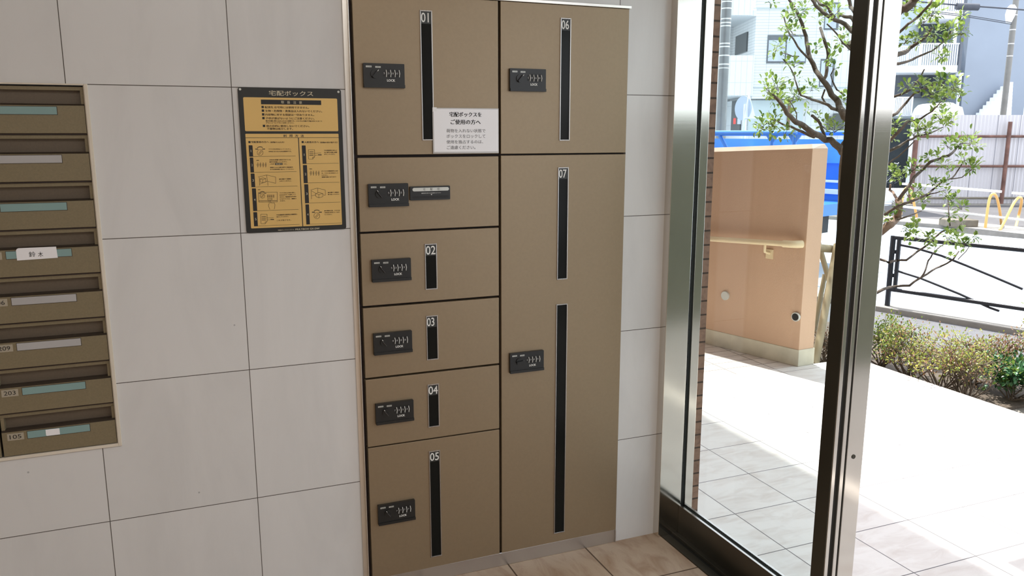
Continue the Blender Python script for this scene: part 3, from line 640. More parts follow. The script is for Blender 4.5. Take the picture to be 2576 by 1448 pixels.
# ------------------------------------------------------------------ ramp wall with handrail
A = Vector((3.817, 1.539, 0)); sdir = Vector((-0.283, 0.959, 0)).normalized(); sn = Vector((0.959, 0.283, 0)).normalized()
B_ = Vector((3.945, 1.548, 0)); t = thing('ramp_wall', 'salmon rendered wall with a pale base at the edge of the ramp', 'wall', tuple(A), kind=None)
L_ = 3.6
def wallprism(z0, z1, ins=0.0):
    a = A + sn * ins * 1 + sdir * ins; b = B_ - sn * ins + sdir * ins; c = B_ + sdir * L_ - sn * ins; d = A + sdir * L_ + sn * ins
    return [Vector((p.x, p.y, z0)) for p in (a, b, c, d)], (0, 0, z1 - z0)
def fall(v): v = Vector(v); v.z -= 0.045 * max(0, (v - A).xy.dot(sdir.xy)) * (1 if v.z > 1 else 0); return v
m_ = MB().prism(*wallprism(0.108, 1.372)); m_.v = [fall(v) for v in m_.v]; m_.build('wall_body', 'salmon', t, 0.002)
m_ = MB(); p0, _ = wallprism(1.372, 1.4); p1, _ = wallprism(1.4, 1.4, 0.016)
m_.add(p0 + p1, [(4, 5, 6, 7), (0, 1, 5, 4), (1, 2, 6, 5), (2, 3, 7, 6), (3, 0, 4, 7), (3, 2, 1, 0)]); m_.v = [fall(v) for v in m_.v]; m_.build('bevelled_top', 'coping', t)
m_ = MB(); p0 = [Vector((p.x, p.y, 0)) for p in (A - sn * .006 - sdir * .006, B_ + sn * .006 - sdir * .006, B_ + sdir * L_, A + sdir * L_ - sn * .006)]
m_.prism(p0, (0, 0, 0.108)).build('base_course', 'plinth', t, 0.003)
def onwall(px, py, off=0.0):
    d = ray(px, py); n0 = sn; tt = (A - sn * off - CAM).dot(n0) / d.dot(n0); return CAM + d * tt
t = thing('handrail', 'ivory handrail with a rounded end fixed along the salmon wall', 'handrail', tuple(onwall(1940, 615, .05)))
e0, e1 = onwall(1990, 614, 0.06), onwall(1780, 600, 0.06)
dirr = (e1 - e0).normalized(); e1 = e0 + dirr * 3.0
MB().tube([e0, e1], 0.0175, 14).build('rail', 'ivory', t)
MB().tube([e0 + dirr * .055, e0, e0 - dirr * .03 + sn * .012, e0 - dirr * .05 + sn * .045], [0.0225, 0.0225, .0235, 0.024], 14).build('end_bend', 'ivory', t)
for q in (0.30, 1.75):
    c_ = e0 + dirr * q * 0.62
    MB().tube([c_ - Vector((0, 0, .015)), c_ - Vector((0, 0, .06)), c_ - Vector((0, 0, .075)) + sn * .055], 0.009, 8).hex8(c_ + sn * .05 + Vector((0, 0, -.05)) - sdir * .025, c_ + sn * .05 + Vector((0, 0, -.05)) + sdir * .025,
        c_ + sn * .05 + Vector((0, 0, -.11)) + sdir * .025, c_ + sn * .05 + Vector((0, 0, -.11)) - sdir * .025, sn * .012).build('bracket', 'ivory', t)
c_ = onwall(1826, 743); t = tag(MB().disc(c_, -sn, 0.030, 0.014, 28).ring(c_ - sn * .012, -sn, .028, .003).build('vent_cap', ['silver']), 'round silver cap low on the salmon wall, next to the brick', 'vent cap')
c_ = onwall(2004, 796); t = tag(MB().disc(c_, -sn, 0.028, 0.016, 28, 0).disc(c_ - sn * .016, -sn, 0.023, 0.001, 28, 1).ring(c_ - sn * .012, -sn, .026, .004).build('vent_cap', ['silver', 'black2']), 'round black-centred cap at the end of the salmon wall', 'vent cap')

# ------------------------------------------------------------------ ground outside
ZS = -0.5
c0, c1 = G(2219, 766, ZS), G(2538, 818, ZS); kd = (c1 - c0).normalized(); kn = Vector((-kd.y, kd.x, 0)); kn = kn if kn.dot(GF) > 0 else -kn
def strip(mb_, a, b, z0, z1, mi=0, s0=-14, s1=16):          # band parallel to the kerb, a..b metres across
    p = [c0 + kd * s0 + kn * a, c0 + kd * s1 + kn * a, c0 + kd * s1 + kn * b, c0 + kd * s0 + kn * b]
    return mb_.prism([Vector((q.x, q.y, z0)) for q in p], (0, 0, z1 - z0), mi)
struct('ground_bed', MB().box(4.31, 5.35, 0.72, 1.9, -0.6, -0.12).box(3.98, 5.35, 1.55, 6.0, -0.6, -0.14), 'soil', 'bare soil of the planting bed beyond the porch', 'ground')
struct('ground_landing', MB().box(4.31, 5.35, -6.0, 0.72, -0.6, -0.14), 'conc', 'grey concrete beside the planting bed', 'ground')
struct('ground_sidewalk', strip(MB(), -9.0, -0.12, -0.75, ZS - 0.06), 'asph', 'grey asphalt sidewalk between the hedge and the kerb', 'ground')
mk = strip(MB(), -0.12, 0.08, -0.75, ZS)
struct('trim_kerb', mk, 'conc', 'pale concrete kerb of the near side of the street', 'kerb', 0.008)
struct('ground_road', strip(MB(), 0.08, 8.3, -0.8, ZS - 0.05), 'road', 'bright pale roadway of the street', 'road')
f0 = G(2392, 572, ZS); f1 = G(2576, 593, ZS); 
def band(mb_, d0, d1, u0, u1, z0, z1, mi=0): return mb_.prism([FP(u0, z0, d0), FP(u1, z0, d0), FP(u1, z0, d1), FP(u0, z0, d1)], (0, 0, z1 - z0), mi)
lotp = [G(2170, 542, ZS), G(2392, 557, ZS), G(2900, 605, ZS), FP(40, ZS, 60), G(2291, 480, ZS), G(2288, 512, ZS), G(2170, 520, ZS)]
struct('ground_far', band(MB(), 17.0, 90, -40, 60, -0.95, ZS - .06), 'road', 'pale street surface stretching away beyond the crossing', 'ground')
struct('ground_lot', MB().prism([Vector((p.x, p.y, -0.85)) for p in lotp], (0, 0, .85 + ZS - .01)), 'lot', 'dark asphalt lot in front of the hoarding', 'ground')
fk = MB(); fk.prism([Vector((p.x, p.y, -0.8)) for p in (G(1700, 520, ZS), G(2190, 552, ZS), G(2392, 570, ZS), G(2900, 628, ZS), G(2900, 604, ZS), G(2392, 556, ZS), G(2190, 541, ZS), G(1700, 510, ZS))], (0, 0, 0.8 + ZS + 0.02))
struct('trim_kerb_far', fk, 'conc', 'pale concrete kerb on the far side of the street', 'kerb')

# ------------------------------------------------------------------ black guard fence on the near kerb
gp = c0 + kn * 0.0
def onk(s, z): q = c0 + kd * s; return Vector((q.x, q.y, z))
def sk(px):   # distance along the kerb line at image column px
    lo, hi = -1.0, 8.0
    for _ in range(50):
        m = (lo + hi) / 2; v = onk(m, 0) - CAM; x = 1288 + FPX * v.dot(cr) / v.dot(cf)
        if x < px: lo = m
        else: hi = m
    return lo
def zk(px, py):
    s_ = sk(px); best = None
    q = onk(s_, 0) - CAM; d = ray(px, py); k = (q.x * GF.x + q.y * GF.y) / (d.x * GF.x + d.y * GF.y); return s_, CAM.z + d.z * k
ztop = zk(2250, 597)[1]; zlow = zk(2245, 727)[1]; s2 = sk(2246); sE = s2 + 2.0
t = thing('guard_fence', 'black tubular guard fence on the near kerb with crossing bars', 'fence', tuple(onk(0, ZS)))
MB().tube([onk(0.06, ZS - .02), onk(0.06, zk(2236, 592)[1])], 0.030, 12).build('post', 'railk', t)
MB().tube([onk(2.2, ZS - .02), onk(2.2, zk(2236, 592)[1])], 0.030, 12).build('post', 'railk', t)
MB().tube([onk(s2 + .05, zlow - .02), onk(s2 + .05, ztop)], 0.024, 10).build('end_upright', 'railk', t)
for pyy in (632, 691):
    z_ = zk(2240, pyy)[1]; MB().tube([onk(0.06, z_), onk(s2 + .05, z_)], 0.014, 8).disc(onk((s2 + .1) / 2, z_ - .02), (0, 0, 1), .02, .04, 12).build('connector', 'railk', t)
MB().tube([onk(s2, ztop), onk(sE, ztop)], 0.026, 12).build('top_rail', 'railk', t)
MB().tube([onk(s2, zlow), onk(sE, zlow)], 0.024, 12).build('bottom_rail', 'railk', t)
def kp_(pts): return [onk(*zk(a, b)) for a, b in pts]
MB().tube(kp_([(2256, 615), (2300, 624), (2365, 643), (2430, 668), (2500, 696), (2576, 727)]) , 0.013, 8).build('brace', 'railk', t)
MB().tube(kp_([(2252, 679), (2320, 700), (2420, 739), (2500, 774), (2524, 782)]), 0.013, 8).build('brace', 'railk', t)

# ------------------------------------------------------------------ foliage helpers
def leaf(mb_, p, dirv, up, L, w_, mi):
    dirv = dirv.normalized(); side = dirv.cross(up)
    side = side.normalized() if side.length > 1e-4 else basis(dirv)[0]
    n_ = side.cross(dirv); 
    a = p; b = p + dirv * L * .5 + n_ * L * .06; c = p + dirv * L - n_ * L * .08
    l1 = p + dirv * L * .36 + side * w_ * .9 + n_ * w_ * .5; l2 = p + dirv * L * .76 + side * w_ * .9 + n_ * w_ * .35
    r1 = p + dirv * L * .36 - side * w_ * .9 + n_ * w_ * .5; r2 = p + dirv * L * .76 - side * w_ * .9 + n_ * w_ * .35
    mb_.add([a, l1, l2, c, r2, r1, b], [(0, 6, 1), (1, 6, 2), (2, 6, 3), (3, 6, 4), (4, 6, 5), (5, 6, 0)], mi, True)
def rv(): return Vector((R.gauss(0, 1), R.gauss(0, 1), R.gauss(0, 1)))
def cluster(mb_, c, rad, n, L, mis):
    for _ in range(n):
        p = c + rv() * rad * .5; d = (p - c).normalized() + Vector((0, 0, .35)) + rv() * .35
        leaf(mb_, p, d, Vector((R.uniform(-.5, .5), R.uniform(-.5, .5), 1)), L * R.uniform(.75, 1.2), L * R.uniform(.22, .3), R.choice(mis))

# ------------------------------------------------------------------ the garden tree
TD = 5.9
def B(pts, w0, w1, dd=0.0, n=7, mb_=None, mi=0, wob=0.12):
    P3, rs = [], []; k = len(pts)
    for i, (a, b) in enumerate(pts):
        dep = TD + dd * i / max(1, k - 1) + R.uniform(-wob, wob) * (1 if 0 < i else 0)
        P3.append(D(a, b, dep)); rs.append((w0 + (w1 - w0) * i / (k - 1)) * .62 * TD / FPX)
    # smooth by midpoint subdivision
    Q, q = [], []
    for i in range(k - 1):
        Q += [P3[i], P3[i].lerp(P3[i + 1], .5) + rv() * rs[i] * .35]; q += [rs[i] * R.uniform(.95, 1.12), (rs[i] + rs[i + 1]) / 2]
    Q.append(P3[-1]); q.append(rs[-1]); mb_.tube(Q, q, n, mi); return P3
wd = MB()
trunk = [(2104, 905), (2112, 800), (2115, 700), (2114, 600), (2117, 500), (2119, 420), (2124, 370)]
B(trunk, 15, 12, 0, 10, wd)
B([(2122, 372), (2135, 350), (2142, 325), (2135, 300), (2122, 285), (2112, 272)], 17, 14, -.1, 9, wd)
B([(2120, 385), (2100, 362), (2075, 352), (2045, 335), (2020, 315), (2004, 308), (1988, 292), (1972, 270), (1955, 248), (1942, 237)], 15, 6, -.3, 8, wd)
B([(2112, 272), (2104, 250), (2085, 222), (2068, 200), (2052, 178), (2038, 148), (2032, 118), (2028, 92), (2018, 60), (2005, 30), (1982, -5)], 13, 5, .2, 8, wd)
B([(2070, 203), (2080, 178), (2084, 140), (2076, 108), (2064, 70)], 7, 6, .3, 7, wd)
B([(2110, 277), (2092, 272), (2068, 258), (2042, 250), (2028, 244)], 7, 4, -.2, 7, wd)
B([(2075, 225), (2068, 245), (2078, 262), (2098, 276)], 3.5, 4, 0, 6, wd)
B([(2060, 192), (2045, 158), (2015, 128), (2000, 105), (1988, 90), (1978, 65), (1972, 42)], 5, 2.5, .3, 6, wd)
B([(2010, 142), (1995, 142), (1980, 136), (1965, 132)], 2.5, 1.5, .1, 5, wd)
B([(2145, 80), (2125, 60), (2100, 50), (2080, 38), (2062, 22), (2048, 5), (2035, -12)], 9, 6, 0, 7, wd)
B([(2150, 55), (2138, 42), (2125, 42), (2110, 40)], 8, 6, .1, 7, wd)
B([(2100, 45), (2085, 20), (2062, 10), (2050, -8)], 7, 4, .1, 7, wd)
B([(2074, 355), (2072, 335), (2064, 312), (2052, 298), (2043, 291)], 6, 6, 0, 7, wd)
B([(2048, 345), (2020, 332), (1990, 318), (1965, 310), (1940, 296)], 6, 3, 0, 6, wd)
B([(2004, 308), (2004, 285), (1992, 262), (1985, 250)], 2.5, 1.5, 0, 5, wd)
B([(2125, 240), (2105, 225), (2095, 205), (2090, 188), (2098, 172)], 4, 2, 0, 5, wd)
B([(2035, 248), (2015, 240), (2005, 215), (1998, 190), (1985, 165), (1970, 150)], 4, 2, .1, 5, wd)
B([(2140, 125), (2120, 108), (2105, 85), (2080, 60)], 4, 3, .1, 6, wd)
B([(2165, 60), (2150, 30), (2140, 18), (2132, -10)], 8, 7, .1, 7, wd)
B([(2140, 120), (2190, 60), (2255, 35), (2278, 22), (2300, 0), (2318, -20)], 20, 14, -.1, 9, wd)
B([(2140, 160), (2240, 145), (2275, 132), (2290, 120), (2320, 100), (2345, 70)], 13, 4, .1, 7, wd)
B([(2200, 150), (2258, 85), (2285, 60), (2310, 42), (2340, 10), (2352, -10)], 6, 4, -.1, 6, wd)
B([(2150, 250), (2225, 168), (2262, 160), (2295, 150), (2325, 136), (2345, 128), (2380, 100), (2400, 75)], 8, 2, .2, 6, wd)
B([(2150, 290), (2225, 246), (2252, 242), (2285, 228), (2302, 212), (2318, 190), (2325, 175)], 7, 3, 0, 6, wd)
B([(2155, 330), (2245, 290), (2262, 278), (2280, 258), (2300, 235), (2330, 222), (2365, 205)], 7, 3, .15, 6, wd)
B([(2155, 420), (2225, 385), (2262, 368), (2285, 352), (2305, 342), (2340, 335), (2371, 320)], 8, 2, .1, 7, wd)
B([(2160, 400), (2240, 352), (2262, 330), (2277, 312), (2290, 305), (2317, 298), (2345, 280), (2368, 255)], 8, 2, -.15, 7, wd)
B([(2235, 412), (2258, 395), (2280, 375), (2300, 355)], 4, 2, -.15, 6, wd)
B([(2262, 500), (2284, 472), (2300, 445), (2322, 425), (2340, 407), (2362, 400), (2385, 392), (2404, 375)], 7, 5, 0, 7, wd)
B([(2404, 375), (2415, 362), (2440, 360)], 3, 1.5, 0, 5, wd)
B([(2225, 540), (2262, 516), (2296, 505), (2325, 492), (2345, 478), (2368, 458), (2395, 448), (2410, 428), (2425, 405), (2450, 395)], 6, 2, .1, 6, wd)
B([(2330, 493), (2355, 485), (2378, 478)], 3, 1.5, 0, 5, wd)
B([(2392, 450), (2420, 446), (2445, 425)], 2.5, 1.5, 0, 5, wd)
B([(2120, 640), (2215, 582), (2240, 565), (2258, 545), (2262, 525), (2260, 502)], 18, 14, .2, 9, wd, 1)
B([(2260, 503), (2250, 490), (2238, 478), (2240, 464)], 6, 4, .2, 6, wd, 1)
B([(2256, 552), (2280, 545), (2300, 538), (2318, 530)], 4, 2, .1, 6, wd)
B([(2120, 760), (2205, 736), (2225, 726), (2252, 720), (2288, 718), (2318, 697), (2345, 680), (2365, 670), (2398, 652), (2412, 632)], 7, 3, .2, 6, wd)
B([(2130, 640), (2214, 652), (2236, 660), (2255, 655), (2280, 654), (2308, 632), (2338, 612), (2360, 590), (2375, 580), (2390, 567), (2387, 545), (2386, 520), (2385, 496)], 6, 2, .1, 6, wd)
B([(2318, 697), (2328, 680), (2335, 655), (2345, 640), (2365, 620), (2385, 605)], 4, 2, .1, 5, wd)
B([(2410, 652), (2430, 632), (2450, 600)], 2, 1.2, .1, 5, wd)
lf = MB()
CL = [(1935,225,20),(1952,212,24),(1962,235,18),(1995,240,18),(2012,238,18),(2040,220,14),(2000,195,12),(1952,120,13),(1967,115,13),(1977,157,8),(2000,160,14),(2052,118,12),(1985,28,14),(2002,35,14),(1980,55,16),
 (2022,20,16),(2058,10,12),(1995,75,16),(1975,80,9),(2080,22,16),(2102,28,16),(2058,50,9),(2125,85,13),(2115,103,11),(2132,120,11),(2090,147,10),(2100,130,9),(2103,170,8),(1918,312,22),(1948,302,22),(1938,322,17),(1905,325,10),
 (1977,332,13),(1958,252,11),(1970,262,10),(2075,310,16),(2100,322,18),(2060,290,10),(2122,250,11),(2125,240,9),(2030,277,9),(1987,287,9),(1943,5,9),(1978,268,8),(2010,330,8),
 (2275,22,16),(2300,5,16),(2322,45,22),(2345,28,22),(2352,85,18),(2277,100,16),(2302,98,13),(2390,76,17),(2418,78,15),(2420,40,9),(2375,110,13),(2368,140,14),(2282,220,13),(2320,215,17),(2345,232,20),(2372,205,22),(2398,215,19),
 (2378,240,18),(2415,238,11),(2352,260,14),(2370,290,18),(2392,302,14),(2378,312,10),(2252,312,16),(2242,340,12),(2310,320,16),(2332,325,17),(2300,333,12),(2385,365,13),(2415,360,16),(2440,355,16),(2455,368,10),(2335,395,9),
 (2360,395,8),(2375,415,10),(2425,398,10),(2440,420,13),(2455,410,11),(2390,425,10),(2295,420,18),(2248,432,16),(2260,448,12),(2350,460,11),(2375,465,9),(2305,477,11),(2285,490,10),(2325,502,11),(2395,503,14),(2383,490,9),
 (2418,520,12),(2390,540,9),(2235,545,10),(2258,522,9),(2290,580,14),(2302,592,12),(2335,597,11),(2388,592,15),(2410,602,17),(2425,612,13),(2350,620,9),(2392,646,6),(2450,595,7),(2415,562,8),(2345,600,8),(2305,565,8)]
for (a, b, r_) in CL:
    c_ = D(a, b, TD + R.uniform(-.25, .25)); rad = r_ * TD / FPX * 1.0
    n_ = int((4 + (r_ / 14.0) ** 2 * 14) * (1.5 if a > 2200 else 1.0)); dark = R.random() < .35
    cluster(lf, c_, rad, n_, 0.043, [0, 0, 1, 1] if dark else [0, 0, 0, 0, 1])
    for _ in range(max(1, n_ // 5)):
        wd.tube([c_ - Vector((0, 0, rad * .6)) + rv() * rad * .15, c_ + rv() * rad * .45], [.0022, .0012], 4, 0, False)
t = thing('garden_tree', 'gnarled leafy tree with spreading branches beyond the glass and the doorway', 'tree', tuple(G(2098, 905, -0.14)))
wd.build('branches', ['bark', 'bark2'], t); tag(lf.build('foliage', ['leaf', 'leaf2'], t))
# pole support beside the trunk
t = thing('tree_support', 'weathered wooden pole support beside the tree trunk', 'tree support', tuple(D(2052, 905, 5.2)))
def pole3(a, b, w_, dep, dep2=None):
    dep2 = dep2 or dep; p, q = D(*a, dep), D(*b, dep2); MB().tube([p, p.lerp(q, .35), p.lerp(q, .7), q], [w_ * .5 * dep / FPX * k for k in (1.05, 1, .95, .92)], 12).build('pole', 'bamboo', t)
pole3((2050, 915), (2106, 615), 20, 5.35, 5.6); pole3((2040, 622), (2150, 630), 20, 5.55, 5.75); pole3((2044, 560), (2090, 720), 14, 5.9, 5.8); pole3((2046, 840), (2075, 690), 13, 5.9, 5.9)

# ------------------------------------------------------------------ shrubs in the bed
def shrub(label, pxb, pyb, h, wd_, mats, n_, L, z=-0.12, group='low shrubs along the porch edge'):
    b = G(pxb, pyb, z); t = thing('shrub', label, 'shrub', tuple(b), group); st = MB(); lv_ = MB(); tips = []
    for k in range(15):
        a = R.uniform(0, 6.28); r_ = wd_ * math.sqrt(R.random()); tip = b + Vector((math.cos(a) * r_, math.sin(a) * r_, h * R.uniform(.72, 1.0) * (1 - .35 * (r_ / wd_) ** 2)))
        mid = b.lerp(tip, .5) + Vector((R.uniform(-.04, .04), R.uniform(-.04, .04), -.03)); st.tube([b + Vector((R.uniform(-.03, .03), R.uniform(-.03, .03), -.01)), mid, tip], [.006, .004, .002], 5)
        for q in range(6):
            s_ = mid.lerp(tip, R.random()); e = s_ + Vector((R.uniform(-.1, .1), R.uniform(-.1, .1), R.uniform(.02, .12))); e.z = min(e.z, b.z + h * 1.02)
            st.tube([s_, s_.lerp(e, .5) + rv() * .008, e], [.003, .002, .0012], 4); tips.append(e)
        tips.append(tip)
    for e in tips: cluster(lv_, e, .035, max(4, int(n_ * 3.0 / len(tips))), L * .78, mats)
    st.build('stems', 'twig', t); lv_.build('foliage', ['leaf', 'leafy', 'leafr', 'leafd', 'leaf2'], t); return t
shrub('shrub with green and yellow leaves right behind the steel post', 2215, 925, .33, .20, [0, 1, 4], 420, .026)
shrub('shrub with a rusty patch low in it, second from the steel post', 2290, 955, .34, .22, [2, 0, 1, 4], 460, .024)
shrub('yellowest shrub in the middle of the hedge', 2362, 985, .35, .22, [1, 1, 0, 2], 480, .025)
shrub('sparse reddish shrub with a bare stem before the rust-brown one', 2425, 1012, .35, .20, [2, 2, 0, 1], 300, .023)
shrub('rust-brown shrub at the right end of the hedge', 2535, 968, .34, .22, [2, 2, 2, 0], 520, .023)
shrub('low shrub with yellow-green leaves at the foot of the hedge', 2440, 965, .30, .16, [1, 0], 200, .024)
shrub('glossy dark green shrub at the right edge of the view', 2552, 1006, .20, .21, [3, 3, 3, 4], 420, .045)
shrub('small yellow-green shrub cut off by the right edge above the rusty one', 2610, 930, .46, .10, [1, 0], 120, .03)
shrub('leafless twiggy shrub between the tree support and the dark post', 2075, 912, .22, .1, [2], 6, .02)

# ------------------------------------------------------------------ blue truck on the street
tc = D(1985, 334, 11.0); th = Vector((-kd.x, -kd.y, 0)); tn = kn
TA = 0.0
def TP(a, c, z): q = Vector((tc.x, tc.y, 0)) + th * a + tn * c; return Vector((q.x, q.y, z))
def tbox(m, a0, a1, c0_, c1_, z0, z1, mi=0): return m.prism([TP(a0, c0_, z0), TP(a1, c0_, z0), TP(a1, c1_, z0), TP(a0, c1_, z0)], (0, 0, z1 - z0), mi)
t = thing('blue_truck', 'bright blue truck bed parked on the street behind the salmon wall', 'truck', tuple(TP(0, 0, ZS)))
tbox(MB(), TA, 4.2, 0.15, 1.9, .25, .42).build('bed_floor', 'blue', t)
for side, c_ in (('side', .15), ('side', 1.87)):
    m_ = MB(); tbox(m_, TA, 4.2, c_ - .02, c_ + .02, .42, 1.02)
    for k in range(6): tbox(m_, TA + k * .9, TA + .08 + k * .9, c_ - .05, c_ + .03, .42, 1.05)
    tbox(m_, TA, 4.2, c_ - .04, c_ + .02, .70, .74, 1); tbox(m_, TA, 4.2, c_ - .04, c_ + .02, .52, .60, 1)  # white bars painted in for reflections along the gate
    m_.build('side_gate', ['blue', 'white'], t, .006)
def ttube(pts, r_): return MB().tube([TP(*p) for p in pts], r_, 12)
MB().tube([TP(TA, .15, 1.455), TP(4.2, .15, 1.455)], 0.040, 14).build('top_rail', 'blue', t)
MB().tube([TP(TA, 1.87, 1.455), TP(4.2, 1.87, 1.455)], 0.040, 14).build('top_rail', 'blue', t)
for a in (TA, .35, 1.6, 2.9, 4.2):
    m_ = MB().tube([TP(a, .15, 1.0), TP(a, .15, 1.455)], 0.030, 10); m_.prism([TP(a - .11, .14, 1.44), TP(a + .11, .14, 1.44), TP(a + .02, .14, 1.32), TP(a - .02, .14, 1.32)], tn * .02)
    m_.build('upright', 'blue', t)
MB().tube([TP(1.25, .15, 1.44), TP(.95, .15, 1.02)], 0.028, 10).build('brace', 'blue', t)
tbox(MB(), TA + .1, 4.1, 1.80, 1.83, 1.0, 1.36).build('far_panel', 'blue2', t)
for a in (0.9, 3.2):
    MB().tube([TP(a, .25, ZS + .30), TP(a, .5, ZS + .30)], .30, 24).tube([TP(a, .23, ZS + .30), TP(a, .30, ZS + .30)], .16, 20, 1).build('wheel', ['tyre', 'silver'], t)
tbox(MB(), TA + .1, 4.1, .6, 1.4, -.02, .25).build('chassis', 'tyre', t)

# ------------------------------------------------------------------ buildings (frontal frame: u across, z up, d away)
def fb(m, p0, q0, p1, q1, d, th_=0.05, mi=0, back=None):      # block whose front covers the given photo rectangle at distance d
    u0 = F(p0, (q0 + q1) / 2, d)[0]; u1 = F(p1, (q0 + q1) / 2, d)[0]; zt = F((p0 + p1) / 2, q0, d)[1]; zb = F((p0 + p1) / 2, q1, d)[1]
    return band(m, d, d + th_, u0, u1, zb, zt, mi)
t = thing('apartment_building', 'white tiled apartment building across the street behind the tree', 'building', tuple(FP(8, ZS, 22)))
uW = F(1896, 160, 22)[0]; uR = F(2215, 160, 22)[0]; uG = F(1880, 290, 22)[0]
m_ = band(MB(), 22, 28, uW, F(2072, 160, 22)[0], F(1960, 248, 22)[1], 7); band(m_, 22, 28, F(2072, 160, 22)[0], uR, F(1960, 248, 22)[1], 7, 1); band(m_, 22.3, 28, uG, uR, ZS, F(1960, 248, 22)[1], 1)
m_.build('main_wall', ['fac_w', 'fac_p'], t)
band(MB(), 24.2, 28, F(1700, 160, 22)[0], uW, ZS, 7).build('recessed_wall', 'fac_w', t)
for (q0, q1) in ((-60, 38), (139, 240)):
    m_ = MB(); fb(m_, 1740, q0, 1896, q1, 21.95, .16); zz = F(1800, q1, 22)[1]; band(m_, 22, 24.2, F(1740, q1, 22)[0], uW, zz - .02, zz + .12)
    m_.build('balcony_parapet', 'fac_p', t)
def sidewin(name, pxa, pxb, q0, q1, mat, uu):      # panel on the side wall of the recess
    da = uu * FPX / ((pxa - 1288) * math.cos(PITCH)) if False else None
    def dd(px):
        lo, hi = 21.0, 26.0
        for _ in range(40):
            m = (lo + hi) / 2
            if F(px, (q0 + q1) / 2, m)[0] > uu: hi = m
            else: lo = m
        return lo
    d0, d1 = dd(pxa), dd(pxb); z1 = F(pxb, q0, d1)[1]; z0 = F(pxb, q1, d1)[1]
    m = MB(); band(m, min(d0, d1), max(d0, d1), uu - .04, uu + .02, z0, z1); return m.build(name, mat, t), min(d0, d1), max(d0, d1)
sidewin('side_window', 1881, 1853, 92, 139, 'wind', uW)
sidewin('door', 1866, 1843, 254, 332, 'wind', uG)
m_ = MB(); fb(m_, 1845, 297, 1851, 312, 22.25, .01); m_.build('poster', 'red', t)['label'] = 'small red poster'
m_ = MB(); fb(m_, 1855, 298, 1864, 312, 22.25, .01); m_.build('poster', 'curtain', t)['label'] = 'small pale poster'
def fwin(p0, q0, p1, q1, div=None, d=22):
    m = MB(); fb(m, p0, q0, p1, q1, d - .02, .05); w_ = m.build('window', 'winf', t)
    m = MB(); k = 4 if p1 - p0 > 60 else 3
    if div: fb(m, p0 + 3, q0 + 13, div - 2, q1 - 5, d - .04, .02); fb(m, div + 2, q0 + 4, p1 - 2, q1 - 5, d - .04, .02)
    else: fb(m, p0 + 2, q0 + 5, p1 - 6, q1 - 4, d - .04, .02)
    m.build('pane', 'curtain', w_)
fwin(1930, 88, 2029, 159, 1977); fwin(2075, 6, 2111, 75); fwin(2063, 148, 2099, 219)
m_ = MB(); fb(m_, 1884, 252, 2019, 335, 22.2, .08); m_.build('shop_window', 'shop', t)
m_ = MB(); fb(m_, 1981, 252, 1988, 335, 22.16, .05); m_.build('shop_window_mullion', 'bark2', t)
for q_ in ((2081, 292, 2090, 335), (2096, 285, 2124, 335)): fb(MB(), *q_, 22.2, .05).build('entrance_door', 'wind', t)
for q_ in ((1896, 218.8, 2215, 220.2, 21.97, .03), (1896, 20, 2215, 21.4, 21.97, .03)): fb(MB(), *q_).build('string_course', 'shop', t)

# blue-grey house on the right
t = thing('grey_house', 'blue-grey house with white balcony railings behind the hoarding', 'building', tuple(FP(16, ZS, 27)))
m_ = MB(); fb(m_, 2430, -120, 2590, 420, 27, 6); m_.build('gable_wall', 'fac_g', t)
m_ = MB(); fb(m_, 2180, -160, 2440, 420, 28.6, 4); m_.build('recessed_wall', 'shop', t)
m_ = MB(); fb(m_, 2255, 182, 2420, 245, 28.3, .3); m_.build('ground_storey_wall', 'fac_gd', t)
for q_ in ((2322, 50, 2412, 106, 28.3, .3), (2322, 195, 2345, 240, 28.2, .1)): fb(MB(), *q_).build('dark_opening', 'wind', t)
def railing(p0, q0, p1, q1, n_, d=27.0):
    m = MB(); fb(m, p0, q0, p1, q0 + 3, d, .05); fb(m, p0, q1 - 3, p1, q1, d, .05)
    for i in range(n_ + 1):
        a = p0 + (p1 - p0 - 2) * i / n_; w_ = 4 if i in (0, n_ // 2, n_) else 1.8; fb(m, a, q0, a + w_, q1, d, .04)
    m.build('balcony_railing', 'white', t)
railing(2313, 108, 2415, 167, 18); railing(2335, -30, 2424, 31, 16)
railing(2250, 115, 2313, 168, 12, 27.6); railing(2246, 243, 2294, 292, 11, 27.2)
for q_ in ((2255, 166, 2412, 182, 27.0, 1.6), (2364, 31, 2424, 47, 27.0, 1.6)): fb(MB(), *q_).build('balcony_slab', 'white', t)
fb(MB(), 2403, 47, 2409, 108, 27.1, .1).build('balcony_post', 'white', t); fb(fb(MB(), 2412, 183, 2424, 190.5, 27.0, .2), 2411, 190, 2415, 290, 27.0, .1).build('canopy_post', 'white', t); fb(MB(), 2424, -100, 2430, 180, 26.95, .1).build('downpipe', 'fac_gd', t)
# white stair-stepped slabs standing in for sunlight on the gable
m_ = MB()
for i in range(9):
    x0 = 2466 + i * 8.3; fb(m_, x0, 283 - i * 9.6, 2542, 330, 26.5 - i * .004, .3)
tag(m_.build('stepped_sun_patch', 'white'), 'white stair-stepped slab standing in for sunlight on the grey house', 'wall')
